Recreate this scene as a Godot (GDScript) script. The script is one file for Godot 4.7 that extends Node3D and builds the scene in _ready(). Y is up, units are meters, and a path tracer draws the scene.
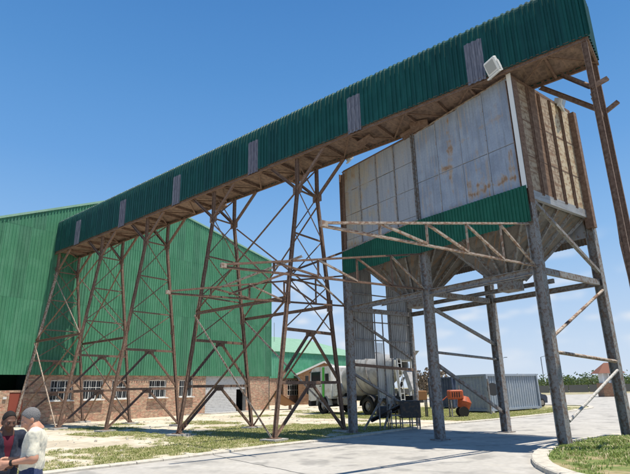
extends Node3D
# Measured frame: u runs along the conveyor gallery towards the green shed, v runs across it away from the
# photographer, y is up; K turns measured units into metres. World x = -u, z = -v.
const K := 0.9
const YAW := 0.65513
const ROT := 0.2618          # the bin stands 15 degrees askew to the gallery
var rng := RandomNumberGenerator.new()
var M := {}
var taken := {}

func P(u: float, v: float, y: float) -> Vector3:
	return Vector3(-u, y, -v) * K

# ---------------------------------------------------------------- mesh building
class MB:
	var v := PackedVector3Array()
	var n := PackedVector3Array()
	var t := PackedVector2Array()
	func tri(a: Vector3, b: Vector3, c: Vector3, ta: Vector2, tb: Vector2, tc: Vector2, na = null, nb = null, nc = null) -> void:
		var m := (b - a).cross(c - a).normalized()
		v.append_array([a, c, b])
		t.append_array([ta, tc, tb])
		n.append_array([m if na == null else na, m if nc == null else nc, m if nb == null else nb])
	func quad(a: Vector3, b: Vector3, c: Vector3, d: Vector3, o := Vector2.ZERO) -> void:
		var w := (b - a).length()
		var h := (d - a).length()
		var w2 := (c - d).length()
		var h2 := (c - b).length()
		tri(a, b, c, o, o + Vector2(w, 0), o + Vector2(w2, h2))
		tri(a, c, d, o, o + Vector2(w2, h2), o + Vector2(0, h))
	func box(c: Vector3, s: Vector3, b := Basis(), o := Vector2.ZERO) -> void:
		var p := []
		for i in 8:
			p.append(c + b * Vector3((0.5 if i & 1 else -0.5) * s.x, (0.5 if i & 2 else -0.5) * s.y, (0.5 if i & 4 else -0.5) * s.z))
		quad(p[4], p[5], p[7], p[6], o)
		quad(p[1], p[0], p[2], p[3], o + Vector2(.37, .11))
		quad(p[5], p[1], p[3], p[7], o + Vector2(.71, .23))
		quad(p[0], p[4], p[6], p[2], o + Vector2(.13, .57))
		quad(p[6], p[7], p[3], p[2], o + Vector2(.29, .83))
		quad(p[0], p[1], p[5], p[4], o + Vector2(.51, .41))
	# a box with small chamfers along its edges
	func cbox(c: Vector3, s: Vector3, r: float, b := Basis(), o := Vector2.ZERO) -> void:
		var h := s * 0.5
		var poly := PackedVector2Array([Vector2(-h.x + r, -h.y), Vector2(h.x - r, -h.y), Vector2(h.x, -h.y + r), Vector2(h.x, h.y - r), Vector2(h.x - r, h.y), Vector2(-h.x + r, h.y), Vector2(-h.x, h.y - r), Vector2(-h.x, -h.y + r)])
		var rings := []
		for st in [[-h.z, (1.0 - r / maxf(minf(h.x, h.y), r * 1.01))], [-h.z + r, 1.0], [h.z - r, 1.0], [h.z, (1.0 - r / maxf(minf(h.x, h.y), r * 1.01))]]:
			var ring := []
			for q in poly:
				ring.append(c + b * Vector3(q.x * (1.0 if st[1] == 1.0 else (h.x - r) / h.x), q.y * (1.0 if st[1] == 1.0 else (h.y - r) / h.y), st[0]))
			rings.append(ring)
		for k in 3:
			for i in 8:
				var j := (i + 1) % 8
				quad(rings[k][i], rings[k][j], rings[k + 1][j], rings[k + 1][i], o)
		for i in range(1, 7):
			tri(rings[3][0], rings[3][i], rings[3][i + 1], o + poly[0], o + poly[i], o + poly[i + 1])
			tri(rings[0][0], rings[0][i + 1], rings[0][i], o + poly[0], o + poly[i + 1], o + poly[i])
	func sweep(poly: PackedVector2Array, a: Vector3, b: Vector3, up := Vector3.UP, o := Vector2.ZERO, smooth := false) -> void:
		var d := (b - a).normalized()
		if absf(d.dot(up.normalized())) > 0.985:
			up = Vector3(0.31, 0.0, 0.95) if absf(d.y) > 0.9 else Vector3.UP
		var s := up.cross(d).normalized()
		var w := d.cross(s)
		var l := (b - a).length()
		var m := poly.size()
		var per := 0.0
		for i in m:
			var p := poly[i]
			var q := poly[(i + 1) % m]
			var e := (q - p).length()
			var pa := a + s * p.x + w * p.y
			var qa := a + s * q.x + w * q.y
			var t0 := o + Vector2(per, 0)
			var t1 := o + Vector2(per + e, 0)
			if smooth:
				var np := (s * p.x + w * p.y).normalized()
				var nq := (s * q.x + w * q.y).normalized()
				tri(pa, qa, qa + d * l, t0, t1, t1 + Vector2(0, l), np, nq, nq)
				tri(pa, qa + d * l, pa + d * l, t0, t1 + Vector2(0, l), t0 + Vector2(0, l), np, nq, np)
			else:
				tri(pa, qa, qa + d * l, t0, t1, t1 + Vector2(0, l))
				tri(pa, qa + d * l, pa + d * l, t0, t1 + Vector2(0, l), t0 + Vector2(0, l))
			per += e
		var idx := Geometry2D.triangulate_polygon(poly)
		for i in range(0, idx.size(), 3):
			var x := poly[idx[i]]
			var y := poly[idx[i + 1]]
			var z := poly[idx[i + 2]]
			if (y - x).cross(z - x) < 0:
				var hold := y
				y = z
				z = hold
			tri(b + s * x.x + w * x.y, b + s * y.x + w * y.y, b + s * z.x + w * z.y, o + x, o + y, o + z)
			tri(a + s * x.x + w * x.y, a + s * z.x + w * z.y, a + s * y.x + w * y.y, o + x, o + z, o + y)
	# ribbed sheet: ax along its width, up along the ribs, out away from the building
	func ribbed(org: Vector3, ax: Vector3, up: Vector3, out: Vector3, width: float, b0: float, b1: float, h0: float, h1: float, pitch: float, depth: float, o := Vector2.ZERO) -> void:
		var ts := PackedFloat32Array([0.0])
		var ds := PackedFloat32Array([0.0])
		var x := 0.0
		while x < width - 0.001:
			for k in [[.34, 0.0], [.46, 1.0], [.82, 1.0], [.94, 0.0]]:
				var q: float = x + k[0] * pitch
				if q < width:
					ts.append(q)
					ds.append(k[1] * depth)
			x += pitch
		ts.append(width)
		ds.append(0.0)
		for i in ts.size() - 1:
			var f0: float = ts[i] / width
			var f1: float = ts[i + 1] / width
			var p0 := org + ax * ts[i] + out * ds[i]
			var p1 := org + ax * ts[i + 1] + out * ds[i + 1]
			var y00 := lerpf(b0, b1, f0)
			var y10 := lerpf(b0, b1, f1)
			var y01 := lerpf(h0, h1, f0)
			var y11 := lerpf(h0, h1, f1)
			if y01 - y00 < 0.01 and y11 - y10 < 0.01:
				continue
			var a := p0 + up * y00
			var b := p1 + up * y10
			var c := p1 + up * y11
			var d := p0 + up * y01
			var nn := (b - a).cross(c - a)
			if nn.dot(out) < 0:
				tri(a, c, b, o + Vector2(ts[i], y00), o + Vector2(ts[i + 1], y11), o + Vector2(ts[i + 1], y10))
				tri(a, d, c, o + Vector2(ts[i], y00), o + Vector2(ts[i], y01), o + Vector2(ts[i + 1], y11))
			else:
				tri(a, b, c, o + Vector2(ts[i], y00), o + Vector2(ts[i + 1], y10), o + Vector2(ts[i + 1], y11))
				tri(a, c, d, o + Vector2(ts[i], y00), o + Vector2(ts[i + 1], y11), o + Vector2(ts[i], y01))
	# lathe: prof = [[along, radius], ...] about the axis a + dir * along
	func lathe(prof: Array, a: Vector3, dir: Vector3, seg := 20) -> void:
		var d := dir.normalized()
		var s := d.cross(Vector3.UP if absf(d.y) < 0.9 else Vector3.RIGHT).normalized()
		var w := d.cross(s)
		for i in prof.size() - 1:
			var l0: float = prof[i][0]
			var r0: float = prof[i][1]
			var l1: float = prof[i + 1][0]
			var r1: float = prof[i + 1][1]
			var g := Vector2(l1 - l0, r1 - r0).normalized()
			for k in seg:
				var t0 := TAU * k / seg
				var t1 := TAU * (k + 1) / seg
				var e0 := s * cos(t0) + w * sin(t0)
				var e1 := s * cos(t1) + w * sin(t1)
				var n0 := (e0 * g.x - d * g.y).normalized()
				var n1 := (e1 * g.x - d * g.y).normalized()
				var p00 := a + d * l0 + e0 * r0
				var p01 := a + d * l0 + e1 * r0
				var p10 := a + d * l1 + e0 * r1
				var p11 := a + d * l1 + e1 * r1
				var u0 := Vector2(t0 * 0.5, l0 + r0)
				var u1 := Vector2(t1 * 0.5, l0 + r0)
				var u2 := Vector2(t1 * 0.5, l1 + r1)
				var u3 := Vector2(t0 * 0.5, l1 + r1)
				if r0 > 0.0001:
					tri(p00, p01, p11, u0, u1, u2, n0, n1, n1)
				if r1 > 0.0001:
					tri(p00, p11, p10, u0, u2, u3, n0, n1, n0)
	func mesh() -> ArrayMesh:
		var arr := []
		arr.resize(Mesh.ARRAY_MAX)
		arr[Mesh.ARRAY_VERTEX] = v
		arr[Mesh.ARRAY_NORMAL] = n
		arr[Mesh.ARRAY_TEX_UV] = t
		var m := ArrayMesh.new()
		m.add_surface_from_arrays(Mesh.PRIMITIVE_TRIANGLES, arr)
		return m

func numbered(called: String) -> String:
	if not taken.has(called):
		taken[called] = 0
		return called
	taken[called] += 1
	return "%s_%03d" % [called, taken[called]]

func thing(called: String, label: String, category: String, at := Vector3.ZERO, turn := 0.0, group := "") -> Node3D:
	var o := Node3D.new()
	o.name = numbered(called)
	add_child(o)
	o.position = at
	o.rotation.y = turn
	o.set_meta("label", label)
	o.set_meta("category", category)
	if group:
		o.set_meta("group", group)
	return o

func setting(called: String) -> Node3D:
	var o := Node3D.new()
	o.name = numbered(called)
	add_child(o)
	o.set_meta("kind", "structure")
	return o

# adds a mesh as a part; vertices are in world space unless the thing is built in its own space
func part(mb: MB, called: String, mat: Material, parent: Node = null, own := false) -> MeshInstance3D:
	var o := MeshInstance3D.new()
	o.name = called
	if not own and parent:
		var off := Vector3.ZERO
		var q: Node = parent
		while q and q != self:
			off += q.position
			q = q.get_parent()
		if off != Vector3.ZERO:
			for i in mb.v.size():
				mb.v[i] -= off
	o.mesh = mb.mesh()
	o.material_override = mat
	(parent if parent else self).add_child(o, true)
	return o

func ro() -> Vector2:
	return Vector2(rng.randf() * 9.0, rng.randf() * 9.0)

func rect(w: float, h: float) -> PackedVector2Array:
	return PackedVector2Array([Vector2(-w, -h) / 2, Vector2(w, -h) / 2, Vector2(w, h) / 2, Vector2(-w, h) / 2])

func angle(w: float, t: float) -> PackedVector2Array:
	var o := Vector2(w, w) * 0.35
	return PackedVector2Array([Vector2(0, 0) - o, Vector2(w, 0) - o, Vector2(w, t) - o, Vector2(t, t) - o, Vector2(t, w) - o, Vector2(0, w) - o])

func chan(w: float, h: float, t: float) -> PackedVector2Array:
	return PackedVector2Array([Vector2(-w / 2, -h / 2), Vector2(w / 2, -h / 2), Vector2(w / 2, -h / 2 + t), Vector2(-w / 2 + t, -h / 2 + t), Vector2(-w / 2 + t, h / 2 - t), Vector2(w / 2, h / 2 - t), Vector2(w / 2, h / 2), Vector2(-w / 2, h / 2)])

func ibeam(w: float, h: float, t: float) -> PackedVector2Array:
	var a := w / 2
	var b := h / 2
	var c := t / 2
	return PackedVector2Array([Vector2(-a, -b), Vector2(a, -b), Vector2(a, -b + t), Vector2(c, -b + t), Vector2(c, b - t), Vector2(a, b - t), Vector2(a, b), Vector2(-a, b), Vector2(-a, b - t), Vector2(-c, b - t), Vector2(-c, -b + t), Vector2(-a, -b + t)])

func ring(r: float, n := 10) -> PackedVector2Array:
	var p := PackedVector2Array()
	for i in n:
		p.append(Vector2(cos(TAU * i / n), sin(TAU * i / n)) * r)
	return p

func bar(called: String, a: Vector3, b: Vector3, prof: PackedVector2Array, mat: Material, parent: Node, up := Vector3.UP) -> MeshInstance3D:
	var mb := MB.new()
	mb.sweep(prof, a, b, up, ro())
	return part(mb, called, mat, parent)

func tube(called: String, a: Vector3, b: Vector3, r: float, mat: Material, parent: Node) -> MeshInstance3D:
	var mb := MB.new()
	mb.sweep(ring(r), a, b, Vector3.UP, ro(), true)
	return part(mb, called, mat, parent)

func plate(called: String, c: Vector3, s: Vector3, mat: Material, parent: Node, b := Basis(), own := false) -> MeshInstance3D:
	var mb := MB.new()
	mb.box(c, s, b, ro())
	return part(mb, called, mat, parent, own)

# ---------------------------------------------------------------- textures
func noise_bytes(size: int, seed_: int, freq: float, oct := 4, h := 0, kind := FastNoiseLite.TYPE_SIMPLEX_SMOOTH) -> PackedByteArray:
	var n := FastNoiseLite.new()
	n.noise_type = kind
	n.seed = seed_
	n.frequency = freq
	n.fractal_octaves = oct
	n.fractal_type = FastNoiseLite.FRACTAL_FBM
	var im := n.get_seamless_image(size, h if h else size)
	im.convert(Image.FORMAT_L8)
	return im.get_data()

func s8(x: float) -> int:
	x = clampf(x, 0.0, 1.0)
	return int(255.0 * (12.92 * x if x < 0.0031308 else 1.055 * pow(x, 1.0 / 2.4) - 0.055) + 0.5)

func to_tex(w: int, h: int, data: PackedByteArray) -> ImageTexture:
	var im := Image.create_from_data(w, h, false, Image.FORMAT_RGB8, data)
	im.generate_mipmaps()
	return ImageTexture.create_from_image(im)

# layers: base colour, then [colour, noise, threshold, softness, most]
func layered(size: int, base: Color, grain: PackedByteArray, grain_amt: float, layers: Array) -> ImageTexture:
	var d := PackedByteArray()
	d.resize(size * size * 3)
	for i in size * size:
		var r := base.r
		var g := base.g
		var b := base.b
		for l in layers:
			var nb: PackedByteArray = l[1]
			var f: float = clampf((nb[i] / 255.0 - l[2]) / l[3], 0.0, 1.0) * l[4]
			var c: Color = l[0]
			r += (c.r - r) * f
			g += (c.g - g) * f
			b += (c.b - b) * f
		var k := 1.0 + (grain[i] / 255.0 - 0.5) * grain_amt
		d[i * 3] = s8(r * k)
		d[i * 3 + 1] = s8(g * k)
		d[i * 3 + 2] = s8(b * k)
	return to_tex(size, size, d)

# noise stretched downwards (drips and streaks)
func streaks(size: int, seed_: int, freq: float, stretch: int) -> PackedByteArray:
	var src := noise_bytes(size, seed_, freq, 4, size)
	var o := PackedByteArray()
	o.resize(size * size)
	for y in size:
		var sy := (y / stretch) % size
		var f := float(y % stretch) / stretch
		for x in size:
			o[y * size + x] = int(lerpf(src[sy * size + x], src[((sy + 1) % size) * size + x], f))
	return o

func mat(tex: Texture2D, metres: float, rough := 0.85, metal := 0.0, tint := Color.WHITE) -> StandardMaterial3D:
	var m := StandardMaterial3D.new()
	m.albedo_color = tint
	m.albedo_texture = tex
	m.uv1_scale = Vector3(1.0 / metres, 1.0 / metres, 1)
	m.roughness = rough
	m.metallic = metal
	m.metallic_specular = 0.4
	return m

# sheets of one make that have weathered a little differently
var faded := {}
func fade(m: StandardMaterial3D) -> StandardMaterial3D:
	if not faded.has(m):
		faded[m] = []
		for k in [1.0, .965, .93, .985]:
			var o: StandardMaterial3D = m.duplicate()
			o.albedo_color = Color(k, k * (1.0 if k > .95 else .985), k)
			faded[m].append(o)
	return faded[m][rng.randi() % 4]

func plain(c: Color, rough := 0.8, metal := 0.0) -> StandardMaterial3D:
	var m := StandardMaterial3D.new()
	m.albedo_color = c.linear_to_srgb()
	m.roughness = rough
	m.metallic = metal
	m.metallic_specular = 0.4
	return m

func make_materials() -> void:
	var fine := noise_bytes(512, 3, 0.09, 3)
	var mid := noise_bytes(512, 5, 0.02, 5)
	var big := noise_bytes(512, 8, 0.008, 4)
	var big2 := noise_bytes(512, 18, 0.01, 5)
	var drip := streaks(512, 21, 0.03, 9)
	var drip2 := streaks(512, 33, 0.045, 14)
	var rust := Color(.195, .125, .092)
	# old brown steel with remains of paint
	var t := layered(512, rust, fine, 0.6, [[Color(.12, .075, .055), mid, .45, .3, .7], [Color(.27, .19, .145), big2, .5, .3, .6], [Color(.10, .06, .045), noise_bytes(512, 88, .05, 3), .58, .2, .5]])
	M.rust = mat(t, 1.1, .88)
	t = layered(512, Color(.37, .31, .255), fine, .4, [[Color(.21, .125, .085), mid, .44, .16, .9], [Color(.5, .46, .42), drip, .58, .2, .5]])
	M.pale_rust = mat(t, 1.7, .85)
	t = layered(512, Color(.255, .255, .255), fine, .4, [[Color(.205, .20, .195), mid, .42, .3, .7], [Color(.17, .11, .078), big2, .60, .14, .75], [Color(.16, .10, .07), mid, .64, .1, .7], [Color(.31, .31, .31), drip2, .62, .3, .35]])
	M.grey_steel = mat(t, 1.4, .75)
	# weathered bin sheets
	t = layered(512, Color(.30, .345, .42), fine, .16, [[Color(.24, .28, .345), big, .45, .3, .8], [Color(.35, .375, .42), drip, .5, .3, .6], [Color(.36, .30, .24), drip2, .68, .16, .5], [Color(.30, .24, .2), mid, .78, .1, .4]])
	M.bin_blue = mat(t, 3.1, .62, .15)
	t = layered(512, Color(.33, .355, .40), fine, .16, [[Color(.27, .30, .35), big2, .45, .3, .8], [Color(.38, .35, .29), drip, .55, .25, .7], [Color(.30, .22, .15), drip2, .68, .14, .6], [Color(.21, .12, .07), mid, .76, .07, .8]])
	M.bin_grey = mat(t, 2.7, .65, .1)
	t = layered(512, Color(.40, .365, .29), fine, .2, [[Color(.33, .33, .33), big, .5, .25, .8], [Color(.30, .21, .13), drip, .58, .2, .7], [Color(.2, .12, .075), mid, .72, .08, .8]])
	M.bin_beige = mat(t, 2.9, .72)
	t = layered(512, Color(.52, .44, .31), fine, .2, [[Color(.40, .28, .17), drip, .44, .3, .85], [Color(.25, .14, .085), mid, .54, .22, .85], [Color(.60, .53, .40), big, .55, .2, .6]])
	M.bin_cream = mat(t, 2.3, .75)
	t = layered(512, Color(.40, .33, .25), fine, .25, [[Color(.24, .145, .09), drip, .42, .35, .85], [Color(.15, .09, .06), mid, .52, .3, .8]])
	M.bin_rusty = mat(t, 2.3, .8)
	t = layered(512, Color(.20, .125, .085), fine, .35, [[Color(.30, .22, .16), drip, .5, .4, .6], [Color(.13, .08, .055), mid, .45, .35, .8]])
	M.bin_brown = mat(t, 2.3, .8)
	t = layered(512, Color(.235, .165, .13), fine, .35, [[Color(.15, .105, .085), mid, .48, .2, .8], [Color(.32, .22, .16), drip, .58, .14, .6]])
	M.soffit = mat(t, 2.4, .85)
	t = layered(512, Color(.175, .162, .15), fine, .35, [[Color(.115, .105, .095), big2, .46, .22, .8], [Color(.24, .15, .09), drip, .6, .1, .7]])
	M.hopper = mat(t, 3.0, .8)
	M.bay_outer = bay_tex(true)
	M.bay_inner = bay_tex(false)
	# paints
	t = layered(512, Color(.005, .066, .056), fine, .14, [[Color(.008, .083, .07), big, .45, .3, .8], [Color(.004, .052, .044), drip, .56, .2, .6]])
	M.gallery_green = mat(t, 5.3, .5)
	t = layered(512, Color(.008, .10, .06), fine, .12, [[Color(.012, .12, .075), big2, .45, .3, .8], [Color(.006, .08, .048), drip, .56, .2, .6]])
	M.skirt_green = mat(t, 3.3, .5)
	t = layered(512, Color(.068, .24, .135), fine, .16, [[Color(.088, .27, .16), big, .42, .3, .8], [Color(.055, .20, .112), drip2, .54, .2, .6], [Color(.10, .27, .17), drip, .6, .15, .5]])
	M.shed_green = mat(t, 7.7, .6)
	t = layered(512, Color(.10, .33, .21), fine, .14, [[Color(.14, .38, .26), big2, .42, .3, .8]])
	M.annex_green = mat(t, 7.1, .6)
	t = layered(512, Color(.24, .41, .30), fine, .14, [[Color(.28, .45, .34), big, .42, .3, .8], [Color(.19, .34, .24), drip, .56, .2, .6]])
	M.roof_green = mat(t, 6.1, .65)
	t = layered(512, Color(.17, .175, .215), fine, .14, [[Color(.27, .27, .31), drip2, .52, .14, .8], [Color(.11, .12, .16), drip, .58, .16, .7]])
	M.fibreglass = mat(t, 1.3, .55)
	M.fibreglass.backlight_enabled = true
	M.fibreglass.backlight = Color(.15, .16, .18)
	t = layered(512, Color(.36, .365, .37), fine, .2, [[Color(.28, .28, .285), drip, .5, .2, .8], [Color(.42, .42, .42), big, .55, .2, .6], [Color(.24, .2, .17), drip2, .62, .2, .5]])
	M.zinc = mat(t, 2.9, .55, .3)
	# concrete and ground
	t = layered(512, Color(.40, .39, .37), fine, .18, [[Color(.33, .32, .30), mid, .46, .25, .7], [Color(.45, .44, .42), big, .5, .25, .7]])
	M.concrete = mat(t, 4.3, .9)
	t = layered(512, Color(.50, .47, .41), fine, .2, [[Color(.40, .37, .32), mid, .46, .2, .8]])
	M.kerb = mat(t, 2.7, .92)
	var ridge := noise_bytes(512, 77, .012, 5)
	t = layered(512, Color(.385, .37, .345), fine, .22, [[Color(.335, .322, .30), big, .42, .3, .8], [Color(.43, .415, .39), big2, .5, .25, .8], [Color(.22, .215, .205), ridge, .58, .2, .7], [Color(.42, .40, .36), mid, .66, .14, .5]])
	M.road = mat(t, 9.7, .9)
	t = layered(512, Color(.33, .28, .19), fine, .3, [[Color(.17, .19, .075), mid, .45, .16, .85], [Color(.40, .34, .25), big, .55, .2, .8]])
	M.far_soil = mat(t, 23.0, .95)
	# brickwork, too far away to tell the bricks apart: colour and joints only
	M.brick = mat(brick_tex(), 1.92, .92)
	M.brick_red = mat(brick_tex(), 1.92, .92, 0.0, Color(.92, .86, .80))
	for b in [M.brick, M.brick_red]:
		b.uv1_triplanar = true
		b.uv1_world_triplanar = true
		b.uv1_scale = Vector3.ONE / 1.92
	# small stuff
	M.black = plain(Color(.012, .012, .013), .7)
	M.rubber = plain(Color(.022, .021, .02), .85)
	M.tar = plain(Color(.12, .12, .12), .9)
	M.white = plain(Color(.72, .72, .70), .5)
	M.white_paint = mat(layered(256, Color(.62, .63, .63), noise_bytes(256, 113, .06, 4), .1, [[Color(.48, .45, .40), noise_bytes(256, 119, .02, 5), .5, .2, .7]]), 2.2, .4)
	M.glass = plain(Color(.02, .025, .03), .08)
	M.lens = plain(Color(.35, .36, .36), .15)
	M.lime = plain(Color(.08, .42, .07), .4)
	M.orange = mat(layered(256, Color(.40, .085, .03), noise_bytes(256, 3, .09, 3), .3, [[Color(.22, .06, .035), noise_bytes(256, 9, .02, 4), .5, .2, .7]]), .9, .6)
	M.door_red = plain(Color(.28, .07, .045), .7)
	M.shutter = mat(layered(256, Color(.56, .56, .56), noise_bytes(256, 3, .09, 3), .12, [[Color(.44, .44, .44), noise_bytes(256, 9, .02, 4), .5, .2, .7]]), 2.0, .6)
	M.drum = mat(layered(256, Color(.34, .34, .34), noise_bytes(256, 13, .09, 3), .2, [[Color(.24, .235, .23), noise_bytes(256, 19, .02, 4), .48, .2, .8]]), 2.0, .5)
	M.chassis = plain(Color(.035, .036, .04), .7)
	M.container_grey = mat(layered(256, Color(.265, .31, .37), noise_bytes(256, 43, .09, 3), .2, [[Color(.31, .345, .39), noise_bytes(256, 49, .02, 4), .48, .2, .8]]), 3.0, .55)
	M.container_blue = mat(layered(256, Color(.05, .07, .12), noise_bytes(256, 43, .09, 3), .2, [[Color(.075, .095, .145), noise_bytes(256, 49, .02, 4), .48, .2, .8]]), 3.0, .55)
	M.roof_brown = plain(Color(.19, .085, .06), .85)
	M.leaf = plain(Color(.075, .11, .045), .8)
	M.leaf2 = plain(Color(.09, .12, .055), .8)
	M.leaf3 = plain(Color(.17, .13, .09), .85)
	M.blade_lush = plain(Color(.17, .23, .065), .8)
	M.ochre = plain(Color(.24, .12, .05), .8)
	M.clear_sheet = plain(Color(.62, .64, .64), .5)
	M.clear_sheet.transparency = BaseMaterial3D.TRANSPARENCY_ALPHA
	M.clear_sheet.albedo_color.a = .55
	M.far_wall = plain(Color(.20, .185, .165), .9)
	M.pale_paint = mat(layered(256, Color(.44, .43, .41), noise_bytes(256, 3, .09, 3), .25, [[Color(.26, .22, .19), noise_bytes(256, 19, .03, 4), .55, .15, .7]]), .9, .7)
	M.feeder = mat(layered(256, Color(.05, .05, .052), noise_bytes(256, 3, .09, 3), .4, [[Color(.11, .08, .06), noise_bytes(256, 9, .02, 4), .5, .2, .8]]), 1.1, .7)
	M.bark = plain(Color(.09, .065, .045), .9)
	M.blade = plain(Color(.25, .265, .10), .8)
	M.blade_dry = plain(Color(.50, .44, .27), .85)
	for b in [M.leaf, M.leaf2, M.blade, M.blade_dry, M.blade_lush]:
		b.backlight_enabled = true
		b.backlight = Color(.35, .4, .2)

# the sheets of one bay of the bin, 5 by 5.6 units: rust where the photograph shows it; row 0 is the bottom
func bay_tex(outer: bool) -> StandardMaterial3D:
	var w := 512
	var d := PackedByteArray()
	d.resize(w * w * 3)
	var fine := noise_bytes(512, 203, .1, 3)
	var mid := noise_bytes(512, 205, .022, 5)
	var big := noise_bytes(512, 208, .008, 4)
	var drip := streaks(512, 221, .05, 16)
	# blots: s, y, half width, half height, strength
	var blots := [[3.05, 12.4, .07, 1.3, .9], [3.2, 11.2, .10, .7, .9], [3.4, 10.78, .40, .16, 1.0], [3.1, 10.6, .16, .22, .9], [2.0, 9.35, .36, .22, 1.0], [1.75, 9.75, .1, .45, .9], [2.3, 9.3, .12, .5, .7], [.8, 9.4, .34, .18, 1.0], [.45, 9.7, .12, .4, .8], [1.5, 11.9, .3, .06, .55], [.7, 12.0, .3, .06, .55], [3.2, 9.0, .4, .1, .5], [2.3, 11.7, .25, .05, .5], [4.4, 9.8, .08, .6, .4]]
	if not outer:
		blots = [[4.9, 12.9, .4, .35, .8], [4.2, 12.9, .3, .4, .7], [3.0, 12.9, .2, .25, .6], [4.8, 11.4, .15, .8, .6], [4.1, 10.9, .12, .7, .5], [4.6, 8.9, .5, .12, .9], [3.7, 8.8, .5, .1, .8], [2.6, 8.9, .4, .08, .6], [1.3, 12.8, .12, .3, .5], [1.25, 11.0, .05, .9, .5], [2.5, 11.2, .05, .9, .5], [3.72, 11.5, .06, 1.2, .7], [2.5, 9.3, .05, .5, .5], [1.4, 10.3, .3, .04, .5]]
	for y in w:
		var hy := 8.0 + 5.6 * (y + .5) / w
		for x in w:
			var i := y * w + x
			var sx := 5.0 * (x + .5) / w
			var m := mid[i] / 255.0
			var b := big[i] / 255.0
			var q := drip[i] / 255.0
			var c := Color(.30, .345, .42).lerp(Color(.245, .285, .355), clampf((b - .4) * 3.0, 0, 1))
			if not outer:
				c = Color(.32, .345, .39).lerp(Color(.40, .36, .285), clampf((sx - 3.0) * .8 + (b - .5) * 3.0, 0, 1) * .75)
			c = c.lerp(Color(.40, .40, .40), clampf((q - .52) * 3.0, 0, 1) * .5)
			c = c.lerp(Color(.22, .235, .26), clampf((.42 - q) * 4.0, 0, 1) * .6)
			var r := 0.0
			for k in blots:
				var e := Vector2((sx - k[0]) / k[2], (hy - k[1]) / k[3]).length()
				if e < 2.4:
					r = maxf(r, k[4] * clampf((1.15 - e * .75 + (m - .5) * 2.2 + (q - .5) * 2.6), 0, 1))
			r = maxf(r, clampf((q - .56) * 5.0, 0, 1) * clampf((b - .46) * 5.0, 0, 1) * .55)
			c = c.lerp(Color(.40, .27, .15), r * .7)
			c = c.lerp(Color(.24, .125, .06), clampf((r - .55) * 2.0, 0, 1) * clampf((m - .46) * 4.0, 0, 1) * .8)
			var g := 1.0 + (fine[i] / 255.0 - .5) * .18
			d[i * 3] = s8(c.r * g)
			d[i * 3 + 1] = s8(c.g * g)
			d[i * 3 + 2] = s8(c.b * g)
	var o := mat(to_tex(w, w, d), 1.0, .62, .1)
	o.uv1_scale = Vector3(1.0 / (5.0 * K), 1.0 / (5.6 * K), 1)
	return o

func brick_tex() -> ImageTexture:
	var w := 512
	var d := PackedByteArray()
	d.resize(w * w * 3)
	var fine := noise_bytes(512, 13, .12, 3)
	var mid := noise_bytes(512, 15, .014, 4)
	var r2 := RandomNumberGenerator.new()
	r2.seed = 4
	var tone := []
	for i in 8 * 24:
		tone.append(Vector3(r2.randf_range(.72, 1.25), r2.randf_range(.8, 1.2), r2.randf()))
	for y in w:
		var row := int(y / 21.34)
		var fy := fmod(y, 21.34)
		for x in w:
			var xx := (x + (32 if row % 2 else 0)) % w
			var col := int(xx / 64.0)
			var fx := fmod(xx, 64.0)
			var i := y * w + x
			var k := 1.0 + (fine[i] / 255.0 - .5) * .4 + (mid[i] / 255.0 - .5) * .5
			var r := .50
			var g := .44
			var b := .36
			if fy > 2.6 and fx > 2.6:
				var q: Vector3 = tone[(row % 24) * 8 + col]
				r = .41 * q.x
				g = .245 * q.x * q.y
				b = .165 * q.x * q.y
				if q.z > .82:
					r = .45 * q.x
					g = .30 * q.x
					b = .2 * q.x
			d[i * 3] = s8(r * k)
			d[i * 3 + 1] = s8(g * k)
			d[i * 3 + 2] = s8(b * k)
	return to_tex(w, w, d)

# ---------------------------------------------------------------- the place
func _ready() -> void:
	rng.seed = 20
	setup_view()
	make_materials()
	build_ground()
	build_shed()
	build_annex()
	build_gallery()
	build_trestles()
	build_bin()
	build_trusses()
	build_far()
	build_truck()
	build_small()
	build_people()
	build_grass()

func setup_view() -> void:
	var pitch := 0.28912
	var roll := -0.02323
	var f := Vector3(0, sin(pitch), -cos(pitch))
	var up := Vector3(0, cos(pitch), sin(pitch))
	var r := Vector3.RIGHT * cos(roll) + up * sin(roll)
	var u2 := -Vector3.RIGHT * sin(roll) + up * cos(roll)
	var cam := Camera3D.new()
	cam.name = "camera"
	cam.fov = 49.676
	cam.near = 0.05
	cam.far = 4000.0
	cam.transform = Transform3D(Basis(Vector3.UP, YAW) * Basis(r, u2, -f), P(-15.03433, -19.02598, 2.0))
	add_child(cam)
	cam.current = true
	var sun := DirectionalLight3D.new()
	sun.name = "sun"
	sun.light_energy = 1.6
	sun.light_color = Color(1.0, .965, .90)
	sun.light_angular_distance = 0.5
	sun.shadow_enabled = true
	var d := Vector3(-.27, -1.0, .062).normalized()
	sun.transform = Transform3D(Basis.looking_at(d, Vector3(1, 0, 0)), Vector3(0, 60, 0))
	add_child(sun)
	var we := WorldEnvironment.new()
	we.name = "world_environment"
	var env := Environment.new()
	env.background_mode = Environment.BG_SKY
	env.tonemap_mode = Environment.TONE_MAPPER_LINEAR
	env.tonemap_exposure = 1.35
	env.sdfgi_enabled = true
	env.ssao_enabled = true
	env.ssil_enabled = true
	var sm := PanoramaSkyMaterial.new()
	sm.panorama = sky_tex()
	sm.energy_multiplier = 0.68
	var sky := Sky.new()
	sky.sky_material = sm
	env.sky = sky
	env.background_energy_multiplier = 1.0
	we.environment = env
	add_child(we)

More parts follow.
